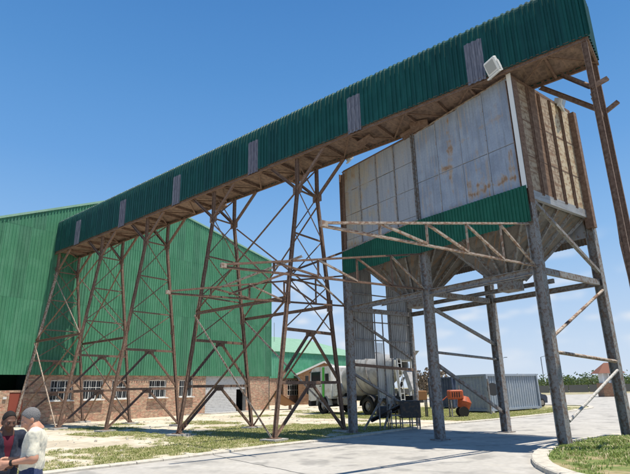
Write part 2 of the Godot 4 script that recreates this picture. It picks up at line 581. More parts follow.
func sky_tex() -> ImageTexture:
	var w := 1024
	var h := 512
	var im := Image.create(w, h, false, Image.FORMAT_RGBF)
	var stops := [[-90.0, Color(190, 200, 208)], [-1.0, Color(216, 226, 238)], [0.0, Color(220, 234, 251)], [4.0, Color(206, 227, 251)], [9.0, Color(181, 213, 249)], [15.0, Color(147, 194, 244)], [24.0, Color(112, 169, 231)], [34.0, Color(91, 151, 216)], [45.0, Color(75, 134, 202)], [90.0, Color(50, 100, 168)]]
	var n := FastNoiseLite.new()
	n.seed = 12
	n.noise_type = FastNoiseLite.TYPE_SIMPLEX_SMOOTH
	n.frequency = 1.0
	n.fractal_octaves = 5
	for y in h:
		var el := 90.0 - 180.0 * (y + .5) / h
		var c := Color()
		for i in stops.size() - 1:
			if el >= stops[i][0]:
				var t := clampf((el - stops[i][0]) / (stops[i + 1][0] - stops[i][0]), 0.0, 1.0)
				var a: Color = stops[i][1]
				c = a.lerp(stops[i + 1][1], t)
		c = Color(c.r / 255.0, c.g / 255.0, c.b / 255.0).srgb_to_linear()
		var band := clampf((el - 1.0) / 3.0, 0, 1) * clampf((15.0 - el) / 6.0, 0, 1)
		for x in w:
			var q := c
			if band > 0.0:
				var az := TAU * x / w
				var s := n.get_noise_3d(cos(az) * 7.0, el * 0.55, sin(az) * 7.0)
				var k := clampf((s - .16) / .3, 0, 1) * band
				q = c.lerp(Color(.95, .97, 1.0), k * .75)
			im.set_pixel(x, y, q)
	return ImageTexture.create_from_image(im)

# ---------------------------------------------------------------- ground
const KERB := [[1.3, -40.0], [.5, -24.0], [-.39, -11.4], [-.74, -9.5], [-.97, -7.1], [-1.25, -4.06], [-1.75, -1.3], [-1.9, 0.0], [-2.0, 4.0], [-2.3, 8.35], [-3.6, 13.3], [-5.0, 20.6], [-5.6, 30.0], [-4.4, 34.5], [2.0, 38.0], [16.0, 46.0], [40.0, 70.0]]
const ISLAND := [[-26.0, 9.5], [-15.0, 8.0], [-12.3, 6.2], [-11.5, 4.6], [-10.9, 2.73], [-10.45, .9], [-10.25, -1.0], [-10.38, -2.5], [-10.72, -3.9], [-11.3, -5.2], [-12.3, -6.4], [-14.2, -7.3], [-18.0, -7.8], [-26.0, -8.0]]

func curve(pts: Array, step: float) -> PackedVector2Array:
	var c := Curve2D.new()
	for i in pts.size():
		var p := Vector2(pts[i][0], pts[i][1])
		var t := Vector2.ZERO
		if i > 0 and i < pts.size() - 1:
			var a := Vector2(pts[i - 1][0], pts[i - 1][1])
			var b := Vector2(pts[i + 1][0], pts[i + 1][1])
			var l := minf((p - a).length(), (b - p).length())
			t = (b - a).normalized() * l * .33
		c.add_point(p, -t, t)
	var o := PackedVector2Array()
	var l := c.get_baked_length()
	var k := int(l / step)
	for i in k + 1:
		o.append(c.sample_baked(l * i / k, true))
	return o

func sheet(called: String, poly: PackedVector2Array, y: float, m: Material) -> MeshInstance3D:
	var mb := MB.new()
	var idx := Geometry2D.triangulate_polygon(poly)
	for i in range(0, idx.size(), 3):
		var q := []
		for k in 3:
			q.append(poly[idx[i + k]])
		var a := P(q[0].x, q[0].y, 0) + Vector3(0, y, 0)
		var b := P(q[1].x, q[1].y, 0) + Vector3(0, y, 0)
		var c := P(q[2].x, q[2].y, 0) + Vector3(0, y, 0)
		if (b - a).cross(c - a).y < 0:
			var h := b
			b = c
			c = h
		mb.tri(a, b, c, Vector2(a.x, a.z), Vector2(b.x, b.z), Vector2(c.x, c.z))
	var o := part(mb, called, m)
	o.set_meta("kind", "structure")
	return o

var patch_n: FastNoiseLite
func grass_at(u: float, v: float) -> float:
	var g := .26
	g += .42 * exp(-pow((u - 1.6) / 3.4, 2)) * (1.0 if v < 8 else .6)
	if absf(v - .5) < 6.0 and u < 19.0:
		g += .16
	if v > 12.0 and u < 12.0:
		g += .40
	if u > 19.5:
		g -= .22
	if v < -4.5 and u > 5.0:
		g -= .26
	if v > 6.5 and v < 11.5:
		g -= .2
	var n := patch_n.get_noise_2d(u * .55, v * .9) * .62 + patch_n.get_noise_2d(u * 2.6 + 40, v * 3.4) * .34
	return clampf((g + n - .34) / .36, 0, 1)

func build_ground() -> void:
	patch_n = FastNoiseLite.new()
	patch_n.seed = 6
	patch_n.frequency = .28
	patch_n.fractal_octaves = 4
	var mb := MB.new()
	mb.quad(Vector3(-1600, 0, 1600), Vector3(1600, 0, 1600), Vector3(1600, 0, -1600), Vector3(-1600, 0, -1600))
	var g := part(mb, "ground", M.far_soil)
	g.set_meta("kind", "structure")
	# the sandy yard between the road and the sheds, grass growing in patches
	var w := 1024
	var u0 := -8.0
	var v0 := -40.0
	var span := 92.0
	var d := PackedByteArray()
	d.resize(w * w * 3)
	var fine := noise_bytes(1024, 61, .2, 3)
	var mid := noise_bytes(1024, 62, .03, 4)
	for y in w:
		var v := v0 + span * (y + .5) / w
		for x in w:
			var u := u0 + span * (x + .5) / w
			var i := y * w + x
			var f := grass_at(u, v)
			var k := 1.0 + (fine[i] / 255.0 - .5) * .5
			var m := mid[i] / 255.0
			var s := Color(.54, .49, .405).lerp(Color(.43, .38, .30), clampf((m - .4) * 4.0, 0, 1))
			var gr := Color(.27, .27, .13).lerp(Color(.40, .355, .21), clampf((m - .42) * 5.0, 0, 1))
			s = s.lerp(gr, f * .9)
			d[i * 3] = s8(s.r * k)
			d[i * 3 + 1] = s8(s.g * k)
			d[i * 3 + 2] = s8(s.b * k)
	var tm := StandardMaterial3D.new()
	tm.albedo_texture = to_tex(w, w, d)
	tm.roughness = .95
	tm.metallic_specular = .25
	mb = MB.new()
	var c := [P(u0, v0, 0), P(u0 + span, v0, 0), P(u0 + span, v0 + span, 0), P(u0, v0 + span, 0)]
	for i in 4:
		c[i].y = .004
	mb.tri(c[0], c[2], c[1], Vector2(0, 0), Vector2(1, 1), Vector2(1, 0))
	mb.tri(c[0], c[3], c[2], Vector2(0, 0), Vector2(0, 1), Vector2(1, 1))
	var ys := part(mb, "dirt_yard", tm)
	ys.set_meta("kind", "structure")
	for i in ys.mesh.get_surface_count():
		pass
	# the concrete road and yard
	var edge := curve(KERB, .9)
	var poly := edge.duplicate()
	poly.append_array([Vector2(-4, 96), Vector2(-70, 96), Vector2(-70, -40)])
	sheet("road", poly, .012, M.road)
	var kr := setting("kerb")
	for i in edge.size() - 1:
		if edge[i].y > 37 or edge[i].y < -26:
			continue
		var a := P(edge[i].x, edge[i].y, 0)
		var b := P(edge[i + 1].x, edge[i + 1].y, 0)
		var dd := (b - a).normalized()
		var m := MB.new()
		m.sweep(PackedVector2Array([Vector2(-.17, -.05), Vector2(.17, -.05), Vector2(.17, .055), Vector2(.145, .075), Vector2(-.145, .075), Vector2(-.17, .055)]), a + dd * .006, b - dd * .006, Vector3.UP, ro())
		part(m, "kerb_stone", M.kerb, kr)
	# sealed cracks in the road
	var cracks := setting("road_marking")
	for pts in [[[-.95, -6.6], [-2.6, -7.3], [-6.23, -8.36], [-8.4, -9.3]], [[-2.0, 3.5], [-4.2, 3.0], [-7.0, 4.1], [-9.6, 3.4]]]:
		var cv := curve(pts, .35)
		var m := MB.new()
		var last: Array = []
		for i in cv.size():
			var q := cv[i] + Vector2(patch_n.get_noise_2d(i * 2.3, pts[0][0] * 9), patch_n.get_noise_2d(i * 2.3, 50 + pts[0][1] * 9)) * .12
			var t := (cv[mini(i + 1, cv.size() - 1)] - cv[maxi(i - 1, 0)]).normalized().orthogonal()
			var hw := .012 + .012 * (patch_n.get_noise_2d(i * 3.1, 7) + .5)
			var a := P(q.x + t.x * hw, q.y + t.y * hw, 0) + Vector3(0, .016, 0)
			var b := P(q.x - t.x * hw, q.y - t.y * hw, 0) + Vector3(0, .016, 0)
			if last:
				if (b - last[0]).cross(a - last[0]).y > 0:
					m.quad(last[0], last[1], b, a)
				else:
					m.quad(last[1], last[0], a, b)
			last = [a, b]
		part(m, "sealed_crack", M.tar, cracks)
	# the grassed island at the foot of the bin
	var ie := curve(ISLAND, .8)
	var im := setting("island_kerb")
	for i in ie.size() - 1:
		var a := P(ie[i].x, ie[i].y, 0)
		var b := P(ie[i + 1].x, ie[i + 1].y, 0)
		var dd := (b - a).normalized()
		var m := MB.new()
		m.sweep(PackedVector2Array([Vector2(-.2, -.05), Vector2(.2, -.05), Vector2(.2, .10), Vector2(.17, .125), Vector2(-.17, .125), Vector2(-.2, .10)]), a + dd * .006, b - dd * .006, Vector3.UP, ro())
		part(m, "kerb_stone", M.kerb, im)
	var fine2 := noise_bytes(512, 3, 0.09, 3)
	var t2 := layered(512, Color(.13, .17, .05), fine2, .5, [[Color(.30, .245, .14), noise_bytes(512, 71, .012, 4), .52, .12, .95], [Color(.21, .2, .08), noise_bytes(512, 72, .03, 4), .5, .2, .7]])
	M.island_soil = mat(t2, 7.0, .95)
	sheet("island_lawn", ie, .10, M.island_soil)

# ---------------------------------------------------------------- the big green shed
const SU := 24.5
func rake(v: float) -> float:
	return 19.55 - .187 * (v - 6.6) if v > 6.6 else 19.55 - .44 * (6.6 - v)

func build_shed() -> void:
	var s := thing("green_shed", "large green ribbed-sheet shed with brick base at the end of the gallery", "building", P(SU, 6.6, 0))
	var out := Vector3(1, 0, 0)
	var ax := Vector3(0, 0, -1)
	var v0 := -10.4
	var v1 := 23.7
	var cols := 36
	var cw := (v1 - v0) / cols
	for i in cols:
		var va := v0 + cw * i
		var tiers := [3.45, 8.9, 14.3, 30.0]
		for k in 3:
			var lo: float = tiers[k] - (.08 if k else 0.0)
			var r0 := minf(tiers[k + 1], rake(va))
			var r1 := minf(tiers[k + 1], rake(va + cw))
			if maxf(r0, r1) - lo < .1:
				continue
			var m := MB.new()
			m.ribbed(P(SU, va, 0) + out * (.10 + .004 * k + rng.randf() * .003), ax, Vector3.UP, out, cw * K, lo * K, lo * K, maxf(r0, lo) * K, maxf(r1, lo) * K, .205, .045, Vector2(va * K + rng.randf() * .3, k * 1.7 + rng.randf() * 2.0))
			part(m, "wall_sheet", fade(M.shed_green), s)
	# barge boards along the gable and corner flashing
	bar("barge_board", P(SU, 6.6, 19.6) + out * .17, P(SU, v1 + .1, rake(v1) + .05) + out * .17, rect(.06, .15), M.roof_green, s)
	bar("barge_board", P(SU, 6.6, 19.6) + out * .17, P(SU, v0 - .1, rake(v0) + .05) + out * .17, rect(.06, .15), M.roof_green, s)
	bar("corner_flashing", P(SU, v1, 3.45) + out * .13, P(SU, v1, rake(v1) - .1) + out * .13, rect(.14, .14), M.shed_green, s)
	# brick base with its openings
	var br := MB.new()
	var wins := [[.0, 1.7], [2.5, 4.2], [4.95, 6.5], [8.45, 10.25], [11.65, 13.2]]
	var solid := []
	solid.append([-10.4, -2.75, 0.0, 2.4])
	solid.append([-2.75, -1.8, 2.25, 2.4])
	solid.append([-1.8, -1.7, 0.0, 2.4])
	solid.append([-1.7, 0.0, 0.0, 3.6])
	for i in wins.size():
		var w: Array = wins[i]
		solid.append([w[0], w[1], 0.0, 1.62])
		solid.append([w[0], w[1], 3.08, 3.6])
		solid.append([w[1], wins[i + 1][0] if i < wins.size() - 1 else 14.75, 0.0, 3.6])
	solid.append([20.15, 23.6, 0.0, 3.6])
	for q in solid:
		br = MB.new()
		br.box(P(SU + .14, (q[0] + q[1]) / 2, (q[2] + q[3]) / 2), Vector3(.25, (q[3] - q[2]) * K, (q[1] - q[0]) * K))
		part(br, "brick_panel", M.brick, s)
	plate("plinth", P(SU - .03, 18.0, .04), Vector3(.12, .08, 11.0 * K), M.concrete, s)
	for q in wins:
		var c := P(SU, (q[0] + q[1]) / 2, 2.35)
		var ww: float = (q[1] - q[0]) * K
		var hh := 1.46 * K
		var wn := Node3D.new()
		wn.name = "window"
		s.add_child(wn, true)
		wn.position = c - s.position
		var fx := c + Vector3(-.10, 0, 0)
		plate("pane", fx + Vector3(-.02, 0, 0), Vector3(.012, hh - .05, ww - .05), M.glass, wn)
		for e in [-1, 1]:
			plate("frame", fx + Vector3(0, e * (hh / 2 - .03), 0), Vector3(.05, .06, ww - .002), M.white, wn)
			plate("frame", fx + Vector3(0.001, 0, e * (ww / 2 - .03)), Vector3(.05, hh - .125, .06), M.white, wn)
		for e in [-.17, .17]:
			plate("mullion", fx + Vector3(0, 0, e * ww), Vector3(.04, hh - .125, .04), M.white, wn)
		plate("transom", fx + Vector3(.022, hh * .12, 0), Vector3(.03, .04, ww - .13), M.white, wn)
		for j in 9:
			plate("security_bar", c + Vector3(.02, 0, (j / 8.0 - .5) * (ww - .1)), Vector3(.016, hh, .016), M.white if j % 2 else M.grey_steel, wn)
		plate("sill", c + Vector3(.07, -hh / 2 - .03, 0), Vector3(.30, .07, ww + .16), M.white, wn)
	# roller shutter with the wicket gap beside it
	var rs := Node3D.new()
	rs.name = "roller_shutter"
	s.add_child(rs, true)
	rs.position = P(SU, 17.4, 0) - s.position
	for j in 23:
		var y := .05 + j * .1365
		var wide := y > 1.84
		var va := 14.78
		var vb := 20.12 if wide else 18.95
		var m := MB.new()
		m.cbox(P(SU + .20, (va + vb) / 2, 0) + Vector3(0, y + .066, 0), Vector3(.05, .128, (vb - va) * K), .016, Basis(), ro())
		part(m, "slat", M.shutter, rs)
	plate("door_jamb", P(SU + .3, 14.72, 1.7), Vector3(.40, 3.4 * K, .06), M.concrete, s)
	plate("door_jamb", P(SU + .3, 20.18, 1.7), Vector3(.40, 3.4 * K, .06), M.concrete, s)
	plate("threshold", P(SU - .45, 17.4, .03), Vector3(1.3, .07, 5.8 * K), M.concrete, s)
	# red side door
	plate("side_door", P(SU + .06, -2.27, 1.12), Vector3(.06, 2.2 * K, .9 * K), M.door_red, s)
	plate("wall_lamp", P(SU - .02, -3.05, 1.9), Vector3(.1, .14, .2), M.white, s)
	# the closed rest of the shed: floor, side walls, far gable and roof
	var deep := 62.0
	plate("floor_slab", P(SU + deep / 2 + .3, 6.65, .03), Vector3(deep * K - .2, .04, 33.6 * K), M.concrete, s)
	for e in [[v0, 1.0], [v1, -1.0]]:
		for k in 8:
			var m := MB.new()
			var h := rake(e[0]) - .05
			m.ribbed(P(SU + .02 + deep * k / 8.0, e[0], 0), Vector3(-1, 0, 0), Vector3.UP, Vector3(0, 0, e[1]), deep / 8 * K, 0, 0, h * K, h * K, .205, .045, ro())
			part(m, "side_sheet", M.shed_green, s)
		plate("side_lining", P(SU + deep / 2, e[0] + e[1] * .12, (rake(e[0]) - .2) / 2), Vector3(deep * K, (rake(e[0]) - .3) * K, .05), M.grey_steel, s)
	for k in 8:
		var ua := SU - .12 + deep * k / 8.0
		var ub := SU - .12 + deep * (k + 1) / 8.0
		for e in [[v1 + .3], [v0 - .3]]:
			var a := P(ua, 6.6, 19.62)
			var top := P(ua, e[0], rake(e[0]) + .07) - a
			var m := MB.new()
			m.ribbed(a, Vector3(-1, 0, 0), top.normalized(), Vector3.UP, (ub - ua) * K, 0, 0, top.length(), top.length(), .205, .045, ro())
			part(m, "roof_sheet", M.roof_green, s)
	var bm := MB.new()
	bm.box(P(SU + deep, 6.65, 6.4), Vector3(.1, 12.8 * K, 33.9 * K))
	part(bm, "rear_wall", M.shed_green, s)

# ---------------------------------------------------------------- lower buildings behind the truck
func build_annex() -> void:
	var U := 36.0
	var s := thing("annex_building", "low long green building with brick base behind the mixer truck", "building", P(U, 46, 0))
	var out := Vector3(1, 0, 0)
	var ax := Vector3(0, 0, -1)
	for i in 34:
		var va := 26.0 + i * 1.1
		var m := MB.new()
		m.ribbed(P(U, va, 0) + out * (.1 + rng.randf() * .02), ax, Vector3.UP, out, 1.1 * K, 3.65 * K, 3.65 * K, 7.4 * K, 7.4 * K, .33, .06, ro())
		part(m, "wall_sheet", M.annex_green, s)
		m = MB.new()
		var a := P(U - .4, va, 7.35)
		var top := P(U + 15, va, 11.6) - a
		m.ribbed(a, ax, top.normalized(), Vector3.UP, 1.1 * K, 0, 0, top.length(), top.length(), .33, .05, ro())
		part(m, "roof_sheet", M.roof_green, s)
	var br := MB.new()
	for q in [[26.0, 38.05, 0.0, 3.75], [38.05, 39.1, 2.9, 3.75], [39.1, 40.0, 0.0, 3.75], [40.0, 42.6, 0.0, 1.2], [40.0, 42.6, 3.45, 3.75], [42.6, 63.0, 0.0, 3.75]]:
		br = MB.new()
		br.box(P(U + .15, (q[0] + q[1]) / 2, (q[2] + q[3]) / 2), Vector3(.25, (q[3] - q[2]) * K, (q[1] - q[0]) * K))
		part(br, "brick_panel", M.brick, s)
	plate("door_leaf", P(U - .35, 37.75, 1.45), Vector3(.7, 2.8 * K, .06), M.door_red, s, Basis(Vector3.UP, -.9))
	plate("floor_slab", P(U + 7.6, 44.6, .03), Vector3(14.6 * K, .04, 37 * K), M.concrete, s)
	plate("end_wall", P(U + 7.5, 25.9, 3.6), Vector3(14.8 * K, 7.1 * K, .15), M.annex_green, s)
	plate("pane", P(U + .2, 41.3, 2.32), Vector3(.02, 2.2 * K, 2.55 * K), M.glass, s)
	for j in 6:
		plate("window_bar", P(U + .08, 40.05 + j * .5, 2.32), Vector3(.04, 2.22 * K, .05), M.white, s)
	for j in 4:
		plate("window_rail", P(U + .11, 41.3, 1.25 + j * .72), Vector3(.03, .05, 2.5 * K), M.white, s)
	plate("rear_wall", P(U + 15.1, 44.5, 5.7), Vector3(.15, 11.4 * K, 37 * K), M.annex_green, s)
	plate("end_wall", P(U + 7.5, 63.2, 3.6), Vector3(14.8 * K, 7.1 * K, .15), M.annex_green, s)
	tube("mast", P(U + 9, 47, 9.5), P(U + 9, 47, 13.2), .04, M.grey_steel, s)
	# brick gabled office in front of it, its gable towards the road (own space: x to its right, z to the front)
	var g := thing("brick_office", "small brown brick office with pale green gable roof behind the truck cab", "building", P(30, 41, 0), YAW + .06)
	var pts := [Vector2(-3.3, 0), Vector2(3.3, 0), Vector2(3.3, 3.75), Vector2(0, 5.1), Vector2(-3.3, 3.75)]
	var m := MB.new()
	var f := []
	var b := []
	for p in pts:
		f.append(Vector3(p.x, p.y, 0))
		b.append(Vector3(p.x, p.y, -6.0))
	for i in [[0, 1, 2], [0, 2, 3], [0, 3, 4]]:
		m.tri(f[i[0]], f[i[1]], f[i[2]], Vector2.ZERO, Vector2.RIGHT, Vector2.ONE)
		m.tri(b[i[0]], b[i[2]], b[i[1]], Vector2.ZERO, Vector2.RIGHT, Vector2.ONE)
	for i in [0, 1, 4]:
		var j: int = (i + 1) % 5
		m.quad(f[j], f[i], b[i], b[j])
	part(m, "brick_wall", M.brick_red, g, true)
	for e in [-1.0, 1.0]:
		var a := Vector3(0, 5.2, .45)
		var top := Vector3(e * 3.8, 3.62, .45) - a
		m = MB.new()
		m.ribbed(a, Vector3(0, 0, -1), top.normalized(), Vector3.UP, 6.8, 0, 0, top.length(), top.length(), .3, .04, ro())
		part(m, "roof_slope", M.roof_green, g, true)
		m = MB.new()
		m.sweep(rect(.05, .22), Vector3(0, 5.14, .5), Vector3(e * 3.8, 3.56, .5), Vector3.UP, ro())
		part(m, "barge_board", M.white, g, true)
	plate("window", Vector3(-1.5, 1.9, .03), Vector3(1.5, 1.3, .06), M.glass, g, Basis(), true)
	plate("vent_pipe", Vector3(.2, 3.9, .08), Vector3(.12, 1.2, .1), M.white, g, Basis(), true)

# ---------------------------------------------------------------- conveyor gallery
func gb(u: float) -> float:
	return 13.345 - .02804 * u
const GW := .95
const GH := 2.444
const GA := -13.45
const GB := 24.45

func build_gallery() -> void:
	var s := thing("conveyor_gallery", "long dark green elevated conveyor gallery running from shed to bin", "conveyor gallery", P(5.5, 0, 13))
	var n := 52
	var w := (GB - GA) / n
	var strips := [21.15, 15.44, 9.77, 3.19, -3.51, -9.74]
	var ax := (P(GB, 0, gb(GB)) - P(GA, 0, gb(GA))).normalized()
	var cw := (P(GB, 0, gb(GB)) - P(GA, 0, gb(GA))).length() / n
	for e in [-1.0, 1.0]:
		for i in n:
			var ua := GA + w * i
			var um := ua + w / 2
			var org := P(ua, GW * e, gb(ua)) 
			var clear := false
			for q in strips:
				if absf(q - um) <= w * .5:
					clear = true
			var out := Vector3(0, 0, -e)
			var lo := -.03 + rng.randf() * .03
			if clear and e < 0:
				var m := MB.new()
				m.ribbed(org + out * .012, ax, Vector3.UP, out, cw, lo - .07, lo - .07, 1.78 * K, 1.78 * K, .19, .04, ro())
				part(m, "translucent_sheet", fade(M.fibreglass), s)
				m = MB.new()
				m.ribbed(org, ax, Vector3.UP, out, cw, 1.74 * K, 1.74 * K, (GH - .22) * K, (GH - .22) * K, .19, .04, ro())
				part(m, "wall_sheet", fade(M.gallery_green), s)
			else:
				var m := MB.new()
				m.ribbed(org + out * rng.randf() * .008, ax, Vector3.UP, out, cw, lo, lo, (GH - .22) * K, (GH - .22) * K, .19, .04, ro())
				part(m, "wall_sheet", fade(M.gallery_green), s)
	# roof sheets: the wall sheets bend over a rounded eave into a low ridge
	for e in [-1.0, 1.0]:
		for i in n:
			var ua := GA + w * i
			var m := MB.new()
			var prev := P(ua, GW * e, gb(ua) + GH - .22)
			for st in [[.985, -.10], [.93, .0], [.84, .075], [.72, .12], [0.0, .33]]:
				var q := P(ua, GW * e * st[0], gb(ua) + GH + st[1])
				var up := q - prev
				var out := up.cross(ax).normalized()
				if out.y < 0:
					out = -out
				m.ribbed(prev, ax, up.normalized(), out, cw, 0, 0, up.length(), up.length(), .19, .04, ro())
				prev = q
			part(m, "roof_sheet", fade(M.gallery_green), s)
	# end wall over the last support
	var m := MB.new()
	m.ribbed(P(GA, -GW, gb(GA)), Vector3(0, 0, -1), Vector3.UP, Vector3(1, 0, 0), GW * 2 * K, 0, 0, (GH - .05) * K, (GH - .05) * K, .19, .04, ro())
	part(m, "end_sheet", M.gallery_green, s)
	bar("corner_flashing", P(GA, -GW, gb(GA)) + Vector3(.03, 0, .03), P(GA, -GW, gb(GA) + GH - .2) + Vector3(.03, 0, .03), angle(.12, .012), M.gallery_green, s)
	# floor: plates on joists between two long edge channels, with plan bracing
	var k := 26
	for i in k:
		var ua := GA + .05 + (GB - GA - .1) * i / k
		var ub := GA + .05 + (GB - GA - .1) * (i + 1) / k
		var c := (P(ua, 0, gb(ua) + .05) + P(ub, 0, gb(ub) + .05)) / 2
		plate("floor_plate", c, Vector3((ub - ua) * K - .012, .03, GW * 2 * K - .06), M.soffit, s, Basis(Vector3(0, 0, 1), .028))
		bar("joist", P(ua, -GW + .05, gb(ua) - .06), P(ua, GW - .05, gb(ua) - .06), chan(.07, .14, .012), M.rust, s)
		var e := -1.0 if i % 2 else 1.0
		bar("plan_brace", P(ua, (GW - .1) * e, gb(ua) - .11), P(ub, -(GW - .1) * e, gb(ub) - .11), angle(.07, .01), M.rust, s)
	for e in [-1.0, 1.0]:
		bar("edge_channel", P(GA, e * (GW - .02), gb(GA) - .07), P(GB, e * (GW - .02), gb(GB) - .07), chan(.08, .20, .012), M.rust, s)
	# stray brackets and a discharge chute under the floor
	for q in [[1.4, .9, .5], [7.6, .9, .45], [-3.7, -.2, .35], [-5.6, .6, .4]]:
		m = MB.new()
		m.box(P(q[0], q[1], gb(q[0]) - .28), Vector3(.7, .12, q[2]), Basis(Vector3(0, 0, 1), .25), ro())
		part(m, "chute_bracket", M.rust, s)
	m = MB.new()
	m.box(P(-6.2, .45, gb(-6) - .2), Vector3(.7, .25, .5), Basis(Vector3.UP, .3), ro())
	part(m, "discharge_chute", M.rust, s)
	# support at the gallery's outer end
	var t := thing("end_support", "straight rusty two-legged support under the outer end of the gallery", "support", P(-13.25, 0, 0))
	for e in [-1.0, 1.0]:
		bar("leg", P(-13.3, e * GW * .98, 0), P(-13.3, e * GW * .98, gb(-13.2) - .16), ibeam(.16, .17, .018), M.rust, t, Vector3(1, 0, 0))
		plate("base_plate", P(-13.3, e * GW * .98, .12), Vector3(.4, .03, .4), M.rust, t)
	bar("knee_brace", P(-13.3, .95, 11.6), P(-11.3, .95, gb(-11.3) - .2), chan(.1, .16, .014), M.rust, t)
	bar("knee_brace", P(-13.22, -.93, 11.75), P(-12.15, .55, gb(-12) - .2), chan(.09, .14, .014), M.rust, t)
	bar("bracket_stub", P(-13.22, -.95, 11.7), P(-13.75, -.75, 11.95), chan(.09, .14, .014), M.rust, t)
	bar("bracket_stub", P(-13.3, .95, 11.55), P(-13.8, 1.0, 11.85), chan(.09, .14, .014), M.rust, t)
	bar("cross_tie", P(-13.22, -.95, 11.4), P(-13.22, .95, 11.4), chan(.09, .16, .014), M.rust, t)
	bar("cross_tie", P(-13.22, -.95, 6.2), P(-13.22, .95, 6.2), chan(.09, .14, .014), M.rust, t)
	bar("cross_brace", P(-13.22, -.95, 6.2), P(-13.22, .95, 11.4), angle(.08, .01), M.rust, t)
	bar("cross_brace", P(-13.22, -.95, 6.2), P(-13.22, .95, 1.0), angle(.08, .01), M.rust, t)

# ---------------------------------------------------------------- trestles
const TU := [0.0, 6.1821, 12.53853, 17.81293, 23.92308]
func leg_pt(u: float, e: float, f: float) -> Vector3:
	var ky := 11.501 - .01863 * u
	return P(u, e * lerpf(2.494 - .00166 * u, .798, f), ky * f)

func build_trestles() -> void:
	var names := ["tall rusty lattice trestle under the gallery, nearest to the bin", "rusty lattice trestle second from the bin, braced to the one nearest it", "unbraced middle rusty lattice trestle of the five under the gallery", "rusty lattice trestle second from the shed wall", "rusty lattice trestle standing close against the green shed wall"]
	for i in 5:
		var u: float = TU[i]
		var t := thing("trestle", names[i], "trestle", P(u, 0, 0), 0.0, "lattice trestles carrying the gallery")
		var ky := 11.501 - .01863 * u
		for e in [-1.0, 1.0]:
			var m: Material = M.rust
			var w := .135
			bar("leg", leg_pt(u, e, 0.012), leg_pt(u, e, 1), ibeam(w, w, .02), M.pale_rust if i == 4 and e < 0 else m, t, Vector3(1, 0, 0))
			bar("post_head", leg_pt(u, e, 1), P(u, e * .8, gb(u) - .17), ibeam(.14, .14, .016), m, t, Vector3(1, 0, 0))
			plate("gusset", leg_pt(u, e, 1), Vector3(.5, .4, .03), m, t)
			plate("gusset", leg_pt(u, e, .52), Vector3(.3, .5, .03), m, t)
			for k in [-1.0, 1.0]:
				bar("head_arm", leg_pt(u, e, 1), P(u + 1.75 * k, e * .84, gb(u + 1.75 * k) - .17), chan(.09, .13, .014), m, t)
			plate("footing", leg_pt(u, e, 0) + Vector3(0, .05, 0), Vector3(.75, .1, .75), M.concrete, t)
			plate("base_plate", leg_pt(u, e, 0) + Vector3(0, .115, 0), Vector3(.4, .03, .4), m, t)
		# cross members: two bays of knee bracing below, three crossed bays above
		for k in range(1, 6):
			var f := k / 5.0
			var thick := .12 if k < 3 else .065
			bar("cross_tie", leg_pt(u, -1, f), leg_pt(u, 1, f), chan(.09, thick, .012) if k < 3 else angle(thick, .01), M.rust, t)
		for k in 2:
			var mid := (leg_pt(u, -1, (k + 1) / 5.0) + leg_pt(u, 1, (k + 1) / 5.0)) / 2
			plate("gusset", mid + Vector3(0, -.08, 0), Vector3(.03, .26, .55), M.rust, t)
			for e in [-1.0, 1.0]:
				bar("knee_brace", mid, leg_pt(u, e, k / 5.0 + .01), angle(.095, .012), M.rust, t)
		for k in range(2, 5):
			for e in [-1.0, 1.0]:
				bar("cross_brace", leg_pt(u, e, k / 5.0) + Vector3(.03 * e, 0, 0), leg_pt(u, -e, (k + 1) / 5.0) + Vector3(.03 * e, 0, 0), angle(.055, .008), M.rust, t)
		for e in [-1.0, 1.0]:
			bar("head_brace", leg_pt(u, e, 1) + Vector3(.03 * e, 0, 0), P(u + .03 * e, -e * .8, gb(u) - .25), angle(.07, .01), M.rust, t)
	# bracing along the gallery between the outer pairs
	for pr in [[0, 1, "crossed steel bracing between the two trestles nearest the bin"], [3, 4, "crossed steel bracing between the two trestles nearest the shed"]]:
		var ua: float = TU[pr[0]]
		var ub: float = TU[pr[1]]
		var t := thing("trestle_bracing", pr[2], "bracing", P((ua + ub) / 2, 0, 0), 0.0, "bracing between trestles")
		for e in [-1.0, 1.0]:
			var side := Vector3(0, 0, -.13 * e)
			bar("strut", leg_pt(ua, e, .52) + side, leg_pt(ub, e, .52) + side, chan(.08, .14, .012), M.rust, t)
			bar("diagonal", leg_pt(ua, e, .51) + side, leg_pt(ub, e, .015) + side, angle(.095, .012), M.rust, t)
			bar("diagonal", leg_pt(ub, e, .51) + side * 1.3, leg_pt(ua, e, .015) + side * 1.3, angle(.085, .012), M.pale_rust, t)
			bar("diagonal", leg_pt(ua, e, .98) + side, leg_pt(ub, e, .53) + side, angle(.09, .012), M.rust, t)
			bar("diagonal", leg_pt(ub, e, .98) + side * 1.3, leg_pt(ua, e, .53) + side * 1.3, angle(.075, .012), M.rust if pr[0] == 0 else M.pale_rust, t)

# ---------------------------------------------------------------- the bin on posts
func B(s: float, w: float, y: float) -> Vector3:
	return P(-10.6 + s * cos(ROT) - w * sin(ROT), -.6 + s * sin(ROT) + w * cos(ROT), y)
func es() -> Vector3:
	return Vector3(-cos(ROT), 0, -sin(ROT))
func ew() -> Vector3:
	return Vector3(sin(ROT), 0, -cos(ROT))
const BL := 10.1
const BW := 4.45
const BT := 13.3

